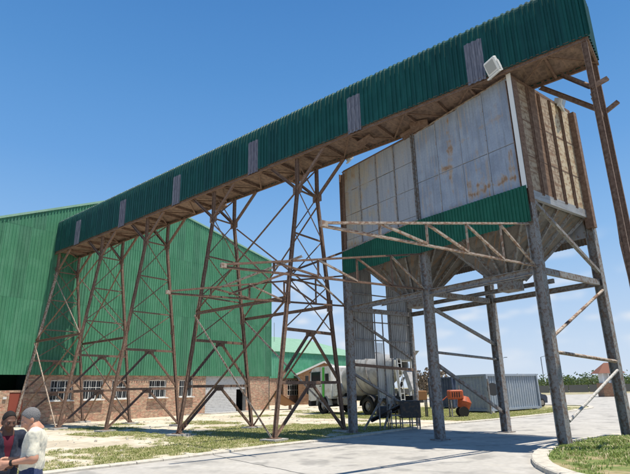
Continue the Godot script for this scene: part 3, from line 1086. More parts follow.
func build_bin() -> void:
	var t := thing("storage_bin", "weathered blue-grey steel storage bin raised on six tall posts", "storage bin", B(BL / 2, BW / 2, 0))
	var bs := Basis(es(), Vector3.UP, ew())
	var posts := [[0.0, 0.0, 13.3], [5.0, 0.0, 7.9], [BL, 0.0, 13.0], [0.0, BW, 13.0], [5.0, BW, 8.4], [BL, BW, 13.0]]
	for i in 6:
		var q: Array = posts[i]
		var pm: Material = M.grey_steel
		if i == 5:
			tube("post", B(q[0], q[1], 0), B(q[0], q[1], 8.6), .11, M.grey_steel, t)
			bar("post", B(q[0], q[1], 8.6), B(q[0], q[1], q[2]), ibeam(.22, .22, .02), M.rust, t, es())
		else:
			bar("post", B(q[0], q[1], 0.0), B(q[0], q[1], 8.2 if i in [0, 2, 3] else q[2]), ibeam(.27, .30, .024), pm, t, es())
			if i in [0, 2, 3]:
				bar("post", B(q[0], q[1], 8.2), B(q[0], q[1], q[2]), ibeam(.27, .28, .024), M.rust, t, es())
		plate("base_plate", B(q[0], q[1], 0) + Vector3(0, .03, 0), Vector3(.5, .03, .5), M.grey_steel, t, bs)
	# ring of beams under the hoppers, and the collar at the bin's foot
	for q in [[0.0, 0.0, BL, 0.0], [BL, 0.0, BL, BW], [0.0, BW, BL, BW], [0.0, 0.0, 0.0, BW], [5.0, 0.0, 5.0, BW]]:
		bar("ring_beam", B(q[0], q[1], 5.78), B(q[2], q[3], 5.78), chan(.12, .20, .015), M.grey_steel, t)
		bar("collar_beam", B(q[0], q[1], 8.62), B(q[2], q[3], 8.62), chan(.13, .30, .016), M.zinc if q[0] == 0.0 and q[2] == 0.0 else M.grey_steel, t)
	bar("walkway_beam", B(1.2, 1.2, 5.95), B(9.0, 1.2, 5.95), chan(.1, .16, .012), M.grey_steel, t)
	bar("walkway_beam", B(1.2, 3.2, 5.95), B(9.0, 3.2, 5.95), chan(.1, .16, .012), M.grey_steel, t)
	# near wall: two bays of sheets, the inner bay in three rows, the outer in tall sheets
	var cols := 4
	for i in cols:
		var s0 := 5.12 + i * (BL - 5.27) / cols
		var s1 := 5.12 + (i + 1) * (BL - 5.27) / cols
		var rows := [8.0, 9.25, 10.55, 11.85, 13.12]
		for j in 4:
			var m := MB.new()
			var lean := rng.randf_range(-.012, .012)
			m.cbox(B((s0 + s1) / 2, 0, (rows[j] + rows[j + 1]) / 2) - ew() * (.03 + lean), Vector3((s1 - s0) * K - .03, (rows[j + 1] - rows[j]) * K - .016, .035), .012, bs * Basis(Vector3.RIGHT, rng.randf_range(-.012, .012)), Vector2(((s0 + s1) / 2 - 5.0) * K, ((rows[j] + rows[j + 1]) / 2 - 8.0) * K))
			part(m, "wall_panel", M.bay_inner, t)
		bar("batten", B(s0, 0, 8.0) - ew() * .06, B(s0, 0, 13.1) - ew() * .06, rect(.05, .045), M.grey_steel, t, es())
	for i in cols:
		var s0 := .12 + i * 4.86 / cols
		var s1 := .12 + (i + 1) * 4.86 / cols
		var tp := 13.5 - .085 * (s0 + s1) / 2
		for j in [[8.0, 10.7], [10.7, tp]]:
			var m := MB.new()
			m.cbox(B((s0 + s1) / 2, 0, (j[0] + j[1]) / 2) - ew() * (.03 + rng.randf_range(0, .012)), Vector3((s1 - s0) * K - .022, (j[1] - j[0]) * K - .012, .035), .012, bs, Vector2((s0 + s1) / 2 * K, ((j[0] + j[1]) / 2 - 8.0) * K))
			part(m, "wall_panel", M.bay_outer, t)
		if i:
			bar("batten", B(s0, 0, 8.0) - ew() * .055, B(s0, 0, tp) - ew() * .055, rect(.03, .03), M.bin_grey, t, es())
	bar("top_rail", B(0, 0, 13.52) - ew() * .02, B(5.0, 0, 13.12) - ew() * .02, angle(.11, .012), M.pale_rust, t)
	bar("top_rail", B(5.05, 0, 13.16) - ew() * .02, B(BL, 0, 13.12) - ew() * .02, angle(.11, .012), M.rust, t)
	bar("corner_strip", B(-.02, -.16, 8.75), B(-.02, -.16, 13.5), rect(.16, .03), M.white, t, ew())
	bar("seam_channel", B(5.06, -.06, 8.0), B(5.06, -.06, 13.15), chan(.16, .14, .012), M.grey_steel, t, -es())
	# outer end wall: stiffeners between cream and brown sheets
	var bays := 5
	for i in bays:
		var w0 := .14 + i * (BW - .3) / bays
		var w1 := .14 + (i + 1) * (BW - .3) / bays
		var m := MB.new()
		m.cbox(B(0, (w0 + w1) / 2, 11.0) - es() * .02, Vector3(.035, 4.75 * K, (w1 - w0) * K - .02), .012, bs, ro())
		part(m, "end_panel", [M.bin_rusty, M.bin_brown, M.bin_rusty, M.bin_cream, M.bin_cream][i], t)
		if i:
			bar("stiffener", B(-.06, w0, 8.7), B(-.06, w0, 13.3), chan(.10, .10, .012), M.rust, t, ew())
	for y in [10.2, 11.7]:
		bar("rail", B(-.03, .1, y), B(-.03, BW - .1, y), angle(.05, .01), M.rust, t)
	bar("top_rail", B(0, 0, 13.42), B(0, BW, 13.35), angle(.12, .012), M.rust, t)
	bar("end_post_cover", B(-.12, BW - .12, 8.0), B(-.12, BW - .12, 13.2), rect(.30, .22), M.rust, t, ew())
	# far wall, inner end wall and lid
	for i in 8:
		var s0 := .1 + i * (BL - .2) / 8
		var m := MB.new()
		m.box(B(s0 + (BL - .2) / 16, BW, 10.4), Vector3((BL - .2) / 8 * K - .02, 5.4 * K, .04), bs, ro())
		part(m, "wall_panel", M.bin_grey, t)
	for i in 4:
		var m := MB.new()
		m.box(B(BL, .1 + (i + .5) * (BW - .2) / 4, 10.6), Vector3(.04, 4.9 * K, (BW - .2) / 4 * K - .02), bs, ro())
		part(m, "wall_panel", M.bin_grey, t)
	plate("lid", B(BL / 2, BW / 2 + .25, 12.95), Vector3((BL - .3) * K, .05, (BW - .8) * K), M.grey_steel, t, bs)
	# green skirt sheets
	for i in 14:
		var s0 := -.04 + i * (BL + .1) / 14
		var wd := (BL + .1) / 14
		var top := [8.86, 8.95, 8.66]
		var tf := func(x: float) -> float: return lerpf(top[0], top[1], x / 5.0) if x < 5.0 else lerpf(top[1], top[2], (x - 5.0) / 5.1)
		var lo := 7.5 + rng.randf_range(-.03, .03)
		var m := MB.new()
		m.ribbed(B(s0, 0, 0) - ew() * (.17 + rng.randf() * .006), es(), Vector3.UP, -ew(), wd * K, lo * K, lo * K, tf.call(s0) * K, tf.call(s0 + wd) * K, .13, .03, ro())
		part(m, "skirt_sheet", fade(M.skirt_green), t)
		m = MB.new()
		m.ribbed(B(s0, BW, 0) + ew() * .17, es(), Vector3.UP, ew(), wd * K, 7.45 * K, 7.45 * K, 8.7 * K, 8.7 * K, .13, .03, ro())
		part(m, "skirt_sheet", M.hopper, t)
	bar("skirt_flashing", B(BL + .05, -.2, 8.68), B(5.0, -.2, 8.97), angle(.06, .01), M.grey_steel, t)
	bar("skirt_edge", B(-.06, -.2, 7.5), B(-.06, -.2, 8.86), angle(.06, .01), M.skirt_green, t)
	# two hoppers with stiffening ribs
	for h in 2:
		var sa := .15 + h * 5.0
		var sb := sa + 4.75
		var c := (sa + sb) / 2
		var hp := Node3D.new()
		hp.name = "hopper"
		t.add_child(hp, true)
		hp.position = B(c, BW / 2, 6) - t.position
		var tp := [B(sa, .12, 8.5), B(sb, .12, 8.5), B(sb, BW - .12, 8.5), B(sa, BW - .12, 8.5)]
		var bt := [B(c - .4, BW / 2 - .4, 6.05), B(c + .4, BW / 2 - .4, 6.05), B(c + .4, BW / 2 + .4, 6.05), B(c - .4, BW / 2 + .4, 6.05)]
		for i in 4:
			var j := (i + 1) % 4
			var m := MB.new()
			m.quad(tp[i], tp[j], bt[j], bt[i], ro())
			var inn: Vector3 = ((bt[0] + bt[2]) / 2 - (tp[i] + tp[j]) / 2)
			inn.y = 0
			inn = inn.normalized() * .03
			m.quad(tp[j] + inn, tp[i] + inn, bt[i] + inn, bt[j] + inn, ro())
			part(m, "hopper_plate", M.hopper, hp)
			for k in 5:
				var f := k / 4.0
				var a: Vector3 = tp[i].lerp(tp[j], f)
				var b: Vector3 = bt[i].lerp(bt[j], f)
				if k == 4:
					continue
				bar("hopper_rib", a - inn * 1.5, b - inn * 1.5, rect(.07, .10), M.grey_steel, hp)
		plate("outlet", B(c, BW / 2, 5.85), Vector3(.66, .35, .66), M.grey_steel, hp, bs)
	# bracing of the outer end
	var E0 := -es() * .1
	bar("end_brace", B(0, 0, 8.35) + E0, B(0, BW, 6.1) + E0, angle(.11, .012), M.grey_steel, t)
	striped("striped_brace", B(0, BW - .05, 5.5) + E0, B(0, .15, 3.55) + E0, .05, 7, t)
	tube("end_rail", B(0, .1, 3.0) + E0, B(0, BW - .1, 2.75) + E0, .055, M.pale_rust, t)
	tube("end_brace", B(0, BW - .1, 2.45) + E0, B(0, .25, .85) + E0, .048, M.pale_paint, t)
	# bracing across the middle and at the inner end
	bar("cross_brace", B(5, 0, 5.2), B(5, BW, 3.75), angle(.11, .012), M.grey_steel, t)
	tube("cross_rail", B(5, 0, 3.35), B(5, BW, 3.12), .05, M.grey_steel, t)
	bar("cross_brace", B(5, 0, 2.95), B(5, BW, .8), angle(.11, .012), M.grey_steel, t)
	bar("cross_brace", B(BL, 0, 5.5), B(BL, BW, 3.4), angle(.10, .012), M.grey_steel, t)
	bar("cross_rail", B(BL, 0, 3.1), B(BL, BW, 2.85), angle(.12, .012), M.rust, t)
	bar("cross_brace", B(BL, 0, 2.75), B(BL, BW, .7), angle(.10, .012), M.grey_steel, t)
	for w in [1.75, 2.3, 2.85]:
		bar("girt_post", B(BL, w, .0), B(BL, w, 5.7), angle(.06, .008), M.grey_steel, t)
	for y in [4.3, 5.2, 6.6]:
		bar("girt", B(BL, .2, y), B(BL, BW - .1, y), angle(.05, .008), M.grey_steel, t)
	# zinc sheeting left on the inner end
	for q in [[.12, 1.0, 3.35, 8.5], [.92, 1.72, 3.4, 8.5], [2.75, 3.55, 3.45, 8.4], [3.55, 4.38, 3.4, 8.4]]:
		var m := MB.new()
		m.ribbed(B(BL, q[0], 0) + es() * .06, ew(), Vector3.UP, es(), (q[1] - q[0]) * K, q[2] * K, q[2] * K, q[3] * K, q[3] * K, .12, .03, ro())
		part(m, "end_sheet", M.zinc, t)
	for q in [[1.75, 2.28, 1.5, 4.2], [2.32, 2.85, 1.2, 3.3]]:
		var m := MB.new()
		m.ribbed(B(BL, q[0], 0) + es() * .05, ew(), Vector3.UP, es(), (q[1] - q[0]) * K, q[2] * K, q[2] * K, q[3] * K, q[3] * K, .12, .03, ro())
		part(m, "translucent_sheet", M.clear_sheet, t)
	# floodlights fixed to the bin's top
	flood("white floodlight on the bin's near outer top corner", B(.22, -.78, 13.72), es() * .25 - ew() * .8 + Vector3(0, -.35, 0), .52)
	flood("white floodlight on the inner end of the bin's top edge", B(BL - .95, -.4, 13.62), es() * .3 - ew() * .9 + Vector3(0, -.4, 0), .44)
	flood("white floodlight over the rusty outer end of the bin", B(-.25, 3.4, 13.42), -es() * .8 + ew() * .2 + Vector3(0, -.3, 0), .44)

func striped(called: String, a: Vector3, b: Vector3, r: float, n: int, parent: Node) -> void:
	var o := tube(called, a, b, r, M.pale_rust, parent)
	for i in n:
		if i % 2 == 0:
			continue
		var m := MB.new()
		m.sweep(ring(r + .003), a.lerp(b, float(i) / n), a.lerp(b, float(i + .55) / n), Vector3.UP, ro(), true)
		part(m, "stripe", M.rust, o)

func flood(label: String, at: Vector3, dir: Vector3, size: float) -> void:
	var t := thing("floodlight", label, "floodlight", at, 0.0, "floodlights on the bin")
	var b := Basis.looking_at(dir.normalized(), Vector3.UP)
	var m := MB.new()
	m.cbox(at, Vector3(size * 1.05, size, .16), .03, b)
	part(m, "housing", M.white, t)
	m = MB.new()
	m.box(at - b.z * .085, Vector3(size * .78, size * .72, .012), b)
	part(m, "lens", M.lens, t)
	for e in [-1.0, 1.0]:
		m = MB.new()
		m.box(at + b.x * e * size * .57 + Vector3(0, -size * .25, 0) + b.z * .06, Vector3(.03, size * .8, .06), b)
		part(m, "bracket", M.white, t)
	m = MB.new()
	m.box(at + Vector3(0, -size * .66, 0) + b.z * .04, Vector3(size * 1.2, .05, .1), b)
	part(m, "bracket", M.white, t)
	m = MB.new()
	m.box(at + b.z * .16, Vector3(size * .6, size * .5, .16), b)
	part(m, "ballast_box", M.white, t)

# ---------------------------------------------------------------- three bare canopy trusses
func build_trusses() -> void:
	var labels := ["bare rusty half truss cantilevered from the bin's outer front post", "bare rusty half truss cantilevered from the bin's middle front post", "bare rusty half truss cantilevered from the bin's inner post near the trestles"]
	var lens := [9.45, 9.5, 9.25]
	for i in 3:
		var s: float = [0.0, 5.0, BL][i]
		var t := thing("canopy_truss", labels[i], "roof truss", B(s, 0, 5.8), 0.0, "bare canopy trusses on the bin")
		var L: float = lens[i]
		var m: Material = [M.pale_rust, M.rust, M.rust][i]
		var tip := B(s, -L, 5.78)
		var top := B(s, -.2, 7.42)
		var bot := B(s, -.2, 5.9)
		bar("top_chord", top, tip, angle(.07, .01), m, t)
		bar("bottom_chord", bot, tip - Vector3(0, .07, 0), angle(.08, .01), m, t)
		var n := 5
		for k in range(1, n):
			var f := k / float(n)
			bar("web_post", top.lerp(tip, f), bot.lerp(tip, f), angle(.06, .008), m, t)
		for k in n - 1:
			bar("web_diagonal", top.lerp(tip, (k + 1) / float(n)), bot.lerp(tip, k / float(n)), angle(.06, .008), m if k % 2 else M.pale_rust, t)
		plate("tip_plate", tip + Vector3(0, -.02, 0), Vector3(.10, .13, .16), M.pale_rust, t, Basis(es(), Vector3.UP, ew()))
		if i == 2:
			bar("stay_rod", B(s, -.25, 8.62), B(s, -6.6, 5.9), angle(.09, .012), M.rust, t)
	var p := thing("purlin", "thin pale purlin bar lying across the bare canopy trusses", "purlin", B(5, -7.2, 6.2))
	bar("purlin_bar", B(BL + .4, -6.9, 6.22), B(4.4, -6.9, 6.28), angle(.06, .01), M.pale_rust, p)

# ---------------------------------------------------------------- far things to the right
func build_far() -> void:
	# shipping containers: own space, x along the length
	container("pale blue-grey shipping container on blocks, seen between the bin's posts", P(-.62, 20.47, 0), 1.0, 6.06, M.container_grey, M.container_grey)
	container("dark blue shipping container half hidden behind the bin's middle post", P(5.2, 27.5, 0), 1.0, 6.06, M.container_blue, M.container_blue)
	# boundary wall
	var w := thing("boundary_wall", "long low grey boundary wall in front of the distant trees", "wall", P(12, 108, 0))
	for i in 26:
		plate("wall_panel", P(60.0 - i * 4.0, 104.0 + i * .7, .85), Vector3(4.0 * K - .06, 1.6 * K, .2), M.far_wall, w, Basis(Vector3.UP, .17))
	# gatehouse
	var g := thing("gatehouse", "small brick gatehouse with brown hipped roof across the yard", "building", P(-1.0, 70, 0), YAW - .1)
	g.scale = Vector3(.55, .92, .55)
	plate("brick_wall", Vector3(0, .95, 0), Vector3(4.6, 1.9, 3.6), M.brick_red, g, Basis(), true)
	for x in [-1.9, -.6, .7, 1.9]:
		plate("pillar", Vector3(x, 2.6, 1.6), Vector3(.28, 1.4, .28), M.white, g, Basis(), true)
	plate("upper_room", Vector3(.1, 2.6, -.3), Vector3(3.6, 1.4, 2.6), M.white, g, Basis(), true)
	plate("window", Vector3(.5, 2.7, 1.02), Vector3(1.5, .8, .06), M.glass, g, Basis(), true)
	var r := MB.new()
	var e := [Vector3(-3.1, 3.25, 2.5), Vector3(3.1, 3.25, 2.5), Vector3(3.1, 3.25, -2.5), Vector3(-3.1, 3.25, -2.5)]
	var a := Vector3(-.5, 4.75, 0)
	var b := Vector3(.5, 4.75, 0)
	r.quad(e[0], e[1], b, a)
	r.quad(e[2], e[3], a, b)
	r.tri(e[1], e[2], b, Vector2.ZERO, Vector2.RIGHT, Vector2.ONE)
	r.tri(e[3], e[0], a, Vector2.ZERO, Vector2.RIGHT, Vector2.ONE)
	r.quad(e[1], e[0], e[3], e[2])
	part(r, "roof", M.roof_brown, g, true)
	# trees
	var kinds := ["rounded dark green tree", "low spreading green tree", "dense bushy green tree"]
	var rows := [[58, 104], [50, 122], [42, 110], [36, 118], [31, 125], [26.5, 121], [22.5, 126], [18.5, 123], [14.5, 129], [11, 126], [7.5, 133], [4, 129], [0, 136], [-4, 134], [-9, 140], [-15, 138], [-22, 142]]
	var where := ["farthest to the left along the boundary wall", "seen through the bin's posts", "showing over the two containers", "behind the pale container", "just left of the pale container's far end", "beside the pale container's far end", "directly over the dark parked vehicle", "first one clear of the containers", "left of the bin's outer front post", "behind the bin's outer front post", "right of the bin's outer front post", "midway to the gatehouse", "just left of the gatehouse roof", "behind the gatehouse", "just right of the gatehouse", "behind the bin's outer rear post", "at the far right end of the row"]
	for i in rows.size():
		tree("%s beyond the wall, %s" % [kinds[i % 3], where[i]], P(rows[i][0], rows[i][1], 0), 2.4 + .8 * ((i * 37) % 10) / 10.0, 4.4 + 1.2 * ((i * 53) % 10) / 10.0, M.leaf if i % 3 else M.leaf2, 30 + i)
	tree("tall dry brownish tree rising behind the dark blue container", P(24, 62, 0), 4.8, 3.1, M.leaf3, 91)
	# lamp masts far away
	for q in [["thin lamp mast far behind the pale container's front corner", 34.0, 128.0], ["thin lamp mast far behind the pale container's far end", 24.0, 131.0]]:
		var t := thing("lamp_mast", q[0], "lamp mast", P(q[1], q[2], 0), 0.0, "distant lamp masts")
		tube("mast", P(q[1], q[2], 0), P(q[1], q[2], 9.0), .09, M.grey_steel, t)
		bar("arm", P(q[1], q[2], 9.0), P(q[1] - 1.4, q[2], 9.3), rect(.09, .09), M.grey_steel, t)
		plate("lamp_head", P(q[1] - 1.6, q[2], 9.3), Vector3(.7, .14, .25), M.grey_steel, t)

func container(label: String, at: Vector3, turn: float, L: float, side_m: Material, end_m: Material) -> void:
	var t := thing("shipping_container", label, "container", at, 0.0, "shipping containers in the yard")
	# fitted: near corner at the origin, long side runs right and away, end runs left and away
	var yaw := Basis(Vector3.UP, YAW)
	var ex := (yaw * Vector3(4.87, 0, -3.6)).normalized()
	var ez := (yaw * Vector3(-3.6, 0, -4.87)).normalized()
	var W := 2.44
	var y0 := .13
	var H := 2.4
	for q in [[Vector3.ZERO, ex, -ez, L, side_m], [Vector3.ZERO, ez, -ex, W, end_m], [ez * W, ex, ez, L, side_m], [ex * L, ez, ex, W, end_m]]:
		var m := MB.new()
		m.ribbed(q[0] + Vector3(0, y0, 0) - q[2] * .06, q[1], Vector3.UP, q[2], q[3], .1, .1, H - .1, H - .1, .28, .045, ro())
		part(m, "wall_sheet", q[4], t, true)
		for y in [y0 + .07, y0 + H - .06]:
			m = MB.new()
			m.sweep(rect(.12, .14), q[0] + Vector3(0, y, 0), q[0] + q[1] * q[3] + Vector3(0, y, 0), Vector3.UP, ro())
			part(m, "rail", q[4], t, true)
	for q in [Vector3.ZERO, ex * L, ez * W, ex * L + ez * W]:
		var m := MB.new()
		m.box(q + Vector3(0, y0 + H / 2, 0), Vector3(.16, H + .01, .16), Basis(ex, Vector3.UP, ex.cross(Vector3.UP)), ro())
		part(m, "corner_post", side_m, t, true)
		m = MB.new()
		m.box(q + (ex * L + ez * W - q * 2) * .06 + Vector3(0, .065, 0), Vector3(.4, .13, .4), Basis(), ro())
		part(m, "block", M.concrete, t, true)
	var m := MB.new()
	m.quad(Vector3(0, y0 + H - .02, 0), ex * L + Vector3(0, y0 + H - .02, 0), ex * L + ez * W + Vector3(0, y0 + H - .02, 0), ez * W + Vector3(0, y0 + H - .02, 0))
	m.quad(Vector3(0, y0 + .03, 0), ez * W + Vector3(0, y0 + .03, 0), ex * L + ez * W + Vector3(0, y0 + .03, 0), ex * L + Vector3(0, y0 + .03, 0))
	part(m, "roof", side_m, t, true)

func tree(label: String, at: Vector3, h: float, r: float, leaf: Material, seed_: int) -> void:
	var t := thing("tree", label, "tree", at, 0.0, "distant trees")
	var g := RandomNumberGenerator.new()
	g.seed = seed_
	var tr := MB.new()
	tr.lathe([[0, .22], [h * .3, .16], [h * .6, .09], [h * .8, .02]], Vector3.ZERO, Vector3(.05, 1, .04), 7)
	for i in 4:
		var a := TAU * i / 4 + g.randf()
		tr.lathe([[0, .09], [r * .6, .02]], Vector3(0, h * (.28 + .08 * i), 0), Vector3(cos(a), .7, sin(a)), 5)
	part(tr, "trunk", M.bark, t, true)
	var cl := []
	for i in 17:
		var a := g.randf() * TAU
		var q := sqrt(g.randf()) * r * .72
		cl.append([Vector3(cos(a) * q, h * g.randf_range(.22, .84), sin(a) * q), r * g.randf_range(.28, .5)])
	var m := MB.new()
	for c in cl:
		for k in 75:
			var d: Vector3 = Vector3(g.randfn(), g.randfn() * .75, g.randfn()).normalized() * c[1] * pow(g.randf(), .35)
			var p: Vector3 = c[0] + d
			var bs := Basis(Vector3(g.randfn(), g.randfn(), g.randfn()).normalized(), g.randf() * TAU)
			var z := g.randf_range(.14, .32)
			m.quad(p + bs * Vector3(-z, 0, 0), p + bs * Vector3(0, -z * .6, 0), p + bs * Vector3(z, 0, z * .3), p + bs * Vector3(0, z * .6, 0))
	part(m, "crown", leaf, t, true)

# ---------------------------------------------------------------- concrete mixer truck (own space: x forward, z away from the camera)
func wheel(t: Node3D, x: float, z: float) -> void:
	var w := Node3D.new()
	w.name = "wheel"
	t.add_child(w, true)
	w.position = Vector3(x, .52, z)
	var m := MB.new()
	var e := signf(z)
	m.lathe([[-.15, .30], [-.16, .46], [-.11, .52], [.11, .52], [.16, .46], [.15, .30]], Vector3.ZERO, Vector3(0, 0, 1), 26)
	part(m, "tyre", M.rubber, w, true)
	m = MB.new()
	m.lathe([[.0, .31], [e * .02 + .0, .30], [e * .03, .16], [e * .14, .13], [e * .15, .0]] if e > 0 else [[-.15, .0], [-.14, .13], [-.03, .16], [-.02, .30], [0, .31]], Vector3.ZERO, Vector3(0, 0, 1), 20)
	part(m, "rim", M.grey_steel, w, true)

func build_truck() -> void:
	var t := thing("mixer_truck", "white concrete mixer truck with green stripe on its cab", "truck", P(11.9, 18.5, 0) + Vector3(0, .01, 0), PI - .256)
	t.scale = Vector3.ONE * 1.15
	for x in [0.0, -4.3, -5.55]:
		for z in [-1.05, 1.05]:
			wheel(t, x, z)
	for z in [-.42, .42]:
		plate("chassis_rail", Vector3(-2.7, .95, z), Vector3(7.6, .26, .09), M.chassis, t, Basis(), true)
	for x in [0.0, -4.3, -5.55]:
		var ax := MB.new()
		ax.sweep(ring(.1), Vector3(x, .52, -.95), Vector3(x, .52, .95), Vector3.UP, Vector2.ZERO, true)
		part(ax, "axle", M.chassis, t, true)
	# cab: side outline swept across the width
	var prof := PackedVector2Array([Vector2(-.95, .95), Vector2(-.62, .98), Vector2(-.5, 1.12), Vector2(.5, 1.12), Vector2(.68, .85), Vector2(1.48, .78), Vector2(1.5, 1.45), Vector2(1.42, 1.62), Vector2(1.22, 2.62), Vector2(1.05, 2.86), Vector2(.6, 2.98), Vector2(-.85, 3.02), Vector2(-.95, 2.92)])
	var m := MB.new()
	m.sweep(prof, Vector3(0, 0, -1.2), Vector3(0, 0, 1.2), Vector3.UP)
	part(m, "cab", M.white_paint, t, true)
	var sl := Vector2(-.2, 1.0).normalized()
	m = MB.new()
	var wb := Basis(Vector3(sl.y, -sl.x, 0), Vector3(sl.x, sl.y, 0), Vector3(0, 0, 1))
	m.cbox(Vector3(1.335, 2.12, 0), Vector3(.03, .86, 2.1), .012, wb)
	part(m, "windscreen", M.glass, t, true)
	for e in [-1.0, 1.0]:
		var d := Node3D.new()
		d.name = "door"
		t.add_child(d, true)
		m = MB.new()
		m.cbox(Vector3(.52, 1.86, e * 1.212), Vector3(.98, 1.55, .03), .012)
		part(m, "door_skin", M.white_paint, d, true)
		m = MB.new()
		m.cbox(Vector3(.60, 2.26, e * 1.235), Vector3(1.0, .82, .03), .009)
		part(m, "side_window", M.glass, d, true)
		m = MB.new()
		m.box(Vector3(.14, 1.75, e * 1.235), Vector3(.16, .04, .03))
		part(m, "handle", M.chassis, d, true)
		m = MB.new()
		m.cbox(Vector3(-.56, 2.28, e * 1.214), Vector3(.36, .5, .03), .01)
		part(m, "rear_window", M.glass, t, true)
		m = MB.new()
		m.box(Vector3(-.18, 2.0, e * 1.222), Vector3(.22, 1.9, .02), Basis(Vector3(0, 0, 1), .04))
		part(m, "green_stripe", M.lime, t, true)
		m = MB.new()
		m.cbox(Vector3(1.36, 2.2, e * 1.42), Vector3(.1, .55, .24), .02)
		part(m, "mirror", M.chassis, t, true)
		m = MB.new()
		m.cbox(Vector3(1.52, .95, e * .92), Vector3(.06, .22, .36), .02)
		part(m, "headlight", M.lens, t, true)
		# mudguards
		for x in [0.0, -4.3, -5.55]:
			m = MB.new()
			for k in 8:
				var a0 := PI * k / 8
				var a1 := PI * (k + 1) / 8
				m.quad(Vector3(x + cos(a0) * .66, .54 + sin(a0) * .66, e * 1.22), Vector3(x + cos(a0) * .66, .54 + sin(a0) * .66, e * .85), Vector3(x + cos(a1) * .66, .54 + sin(a1) * .66, e * .85), Vector3(x + cos(a1) * .66, .54 + sin(a1) * .66, e * 1.22))
			part(m, "mudguard", M.white_paint if x == 0.0 else M.chassis, t, true)
	m = MB.new()
	m.cbox(Vector3(1.42, .68, 0), Vector3(.3, .42, 2.42), .05)
	part(m, "bumper", M.chassis, t, true)
	m = MB.new()
	m.cbox(Vector3(1.47, 1.3, 0), Vector3(.06, .34, 1.7), .02)
	part(m, "grille", M.chassis, t, true)
	plate("sun_visor", Vector3(1.36, 2.72, 0), Vector3(.3, .04, 2.2), M.chassis, t, Basis(Vector3(0, 0, 1), -.3), true)
	# water tank and fuel tank
	m = MB.new()
	m.lathe([[-1.1, 0], [-1.1, .42], [1.1, .42], [1.1, 0]], Vector3(-1.15, 1.5, 0), Vector3(0, 0, 1), 18)
	part(m, "water_tank", M.white_paint, t, true)
	for z in [-1.0, 1.0]:
		m = MB.new()
		m.cbox(Vector3(-2.1, .82, z), Vector3(1.2, .5, .42), .06)
		part(m, "fuel_tank", M.grey_steel, t, true)
	# drum, its supports, hopper and chute
	var a := Vector3(-1.35, 1.95, 0)
	var ax2 := Vector3(-5.2, 1.0, 0).normalized()
	m = MB.new()
	m.lathe([[0, 0], [0.02, .62], [.35, .92], [1.3, 1.2], [2.6, 1.24], [3.0, 1.16], [4.7, .56], [5.0, .5], [5.0, .4], [4.6, .38]], a, ax2, 32)
	part(m, "drum", M.drum, t, true)
	for q in [[2.0, 1.255], [3.0, 1.18]]:
		m = MB.new()
		m.lathe([[q[0] - .05, q[1] - .03], [q[0] - .05, q[1] + .03], [q[0] + .05, q[1] + .03], [q[0] + .05, q[1] - .03]], a, ax2, 32)
		part(m, "drum_band", M.grey_steel, t, true)
	for z in [-.7, .7]:
		m = MB.new()
		m.sweep(rect(.12, .12), Vector3(-5.3, 1.05, z * .6), Vector3(-5.6, 2.15, z), Vector3(0, 0, 1))
		part(m, "drum_stand", M.chassis, t, true)
		m = MB.new()
		m.sweep(rect(.1, .1), Vector3(-6.3, 1.05, z * .6), Vector3(-6.3, 3.1, z), Vector3(0, 0, 1))
		part(m, "drum_stand", M.white_paint, t, true)
	plate("front_stand", Vector3(-1.35, 1.4, 0), Vector3(.3, .8, 1.0), M.chassis, t, Basis(), true)
	m = MB.new()
	var hb := [Vector3(-6.3, 3.0, -.3), Vector3(-6.65, 3.0, -.3), Vector3(-6.65, 3.0, .3), Vector3(-6.3, 3.0, .3)]
	var ht := [Vector3(-6.05, 3.6, -.6), Vector3(-7.1, 3.6, -.6), Vector3(-7.1, 3.6, .6), Vector3(-6.05, 3.6, .6)]
	for i in 4:
		m.quad(hb[i], hb[(i + 1) % 4], ht[(i + 1) % 4], ht[i])
	part(m, "charging_hopper", M.drum, t, true)
	m = MB.new()
	m.sweep(chan(.3, .5, .03), Vector3(-6.6, 2.45, 0), Vector3(-7.3, 1.3, -.3), Vector3(0, 0, 1))
	part(m, "chute", M.drum, t, true)
	for z in [.75, 1.05]:
		m = MB.new()
		m.sweep(rect(.04, .04), Vector3(-6.95, .7, -z), Vector3(-6.8, 3.5, -z))
		part(m, "ladder_rail", M.white_paint, t, true)
	for k in 9:
		m = MB.new()
		m.sweep(rect(.03, .03), Vector3(-6.94 + k * .017, .9 + k * .33, -.75), Vector3(-6.94 + k * .017, .9 + k * .33, -1.05))
		part(m, "ladder_rung", M.white_paint, t, true)
	plate("tail_bar", Vector3(-6.6, .75, 0), Vector3(.12, .16, 2.3), M.chassis, t, Basis(), true)

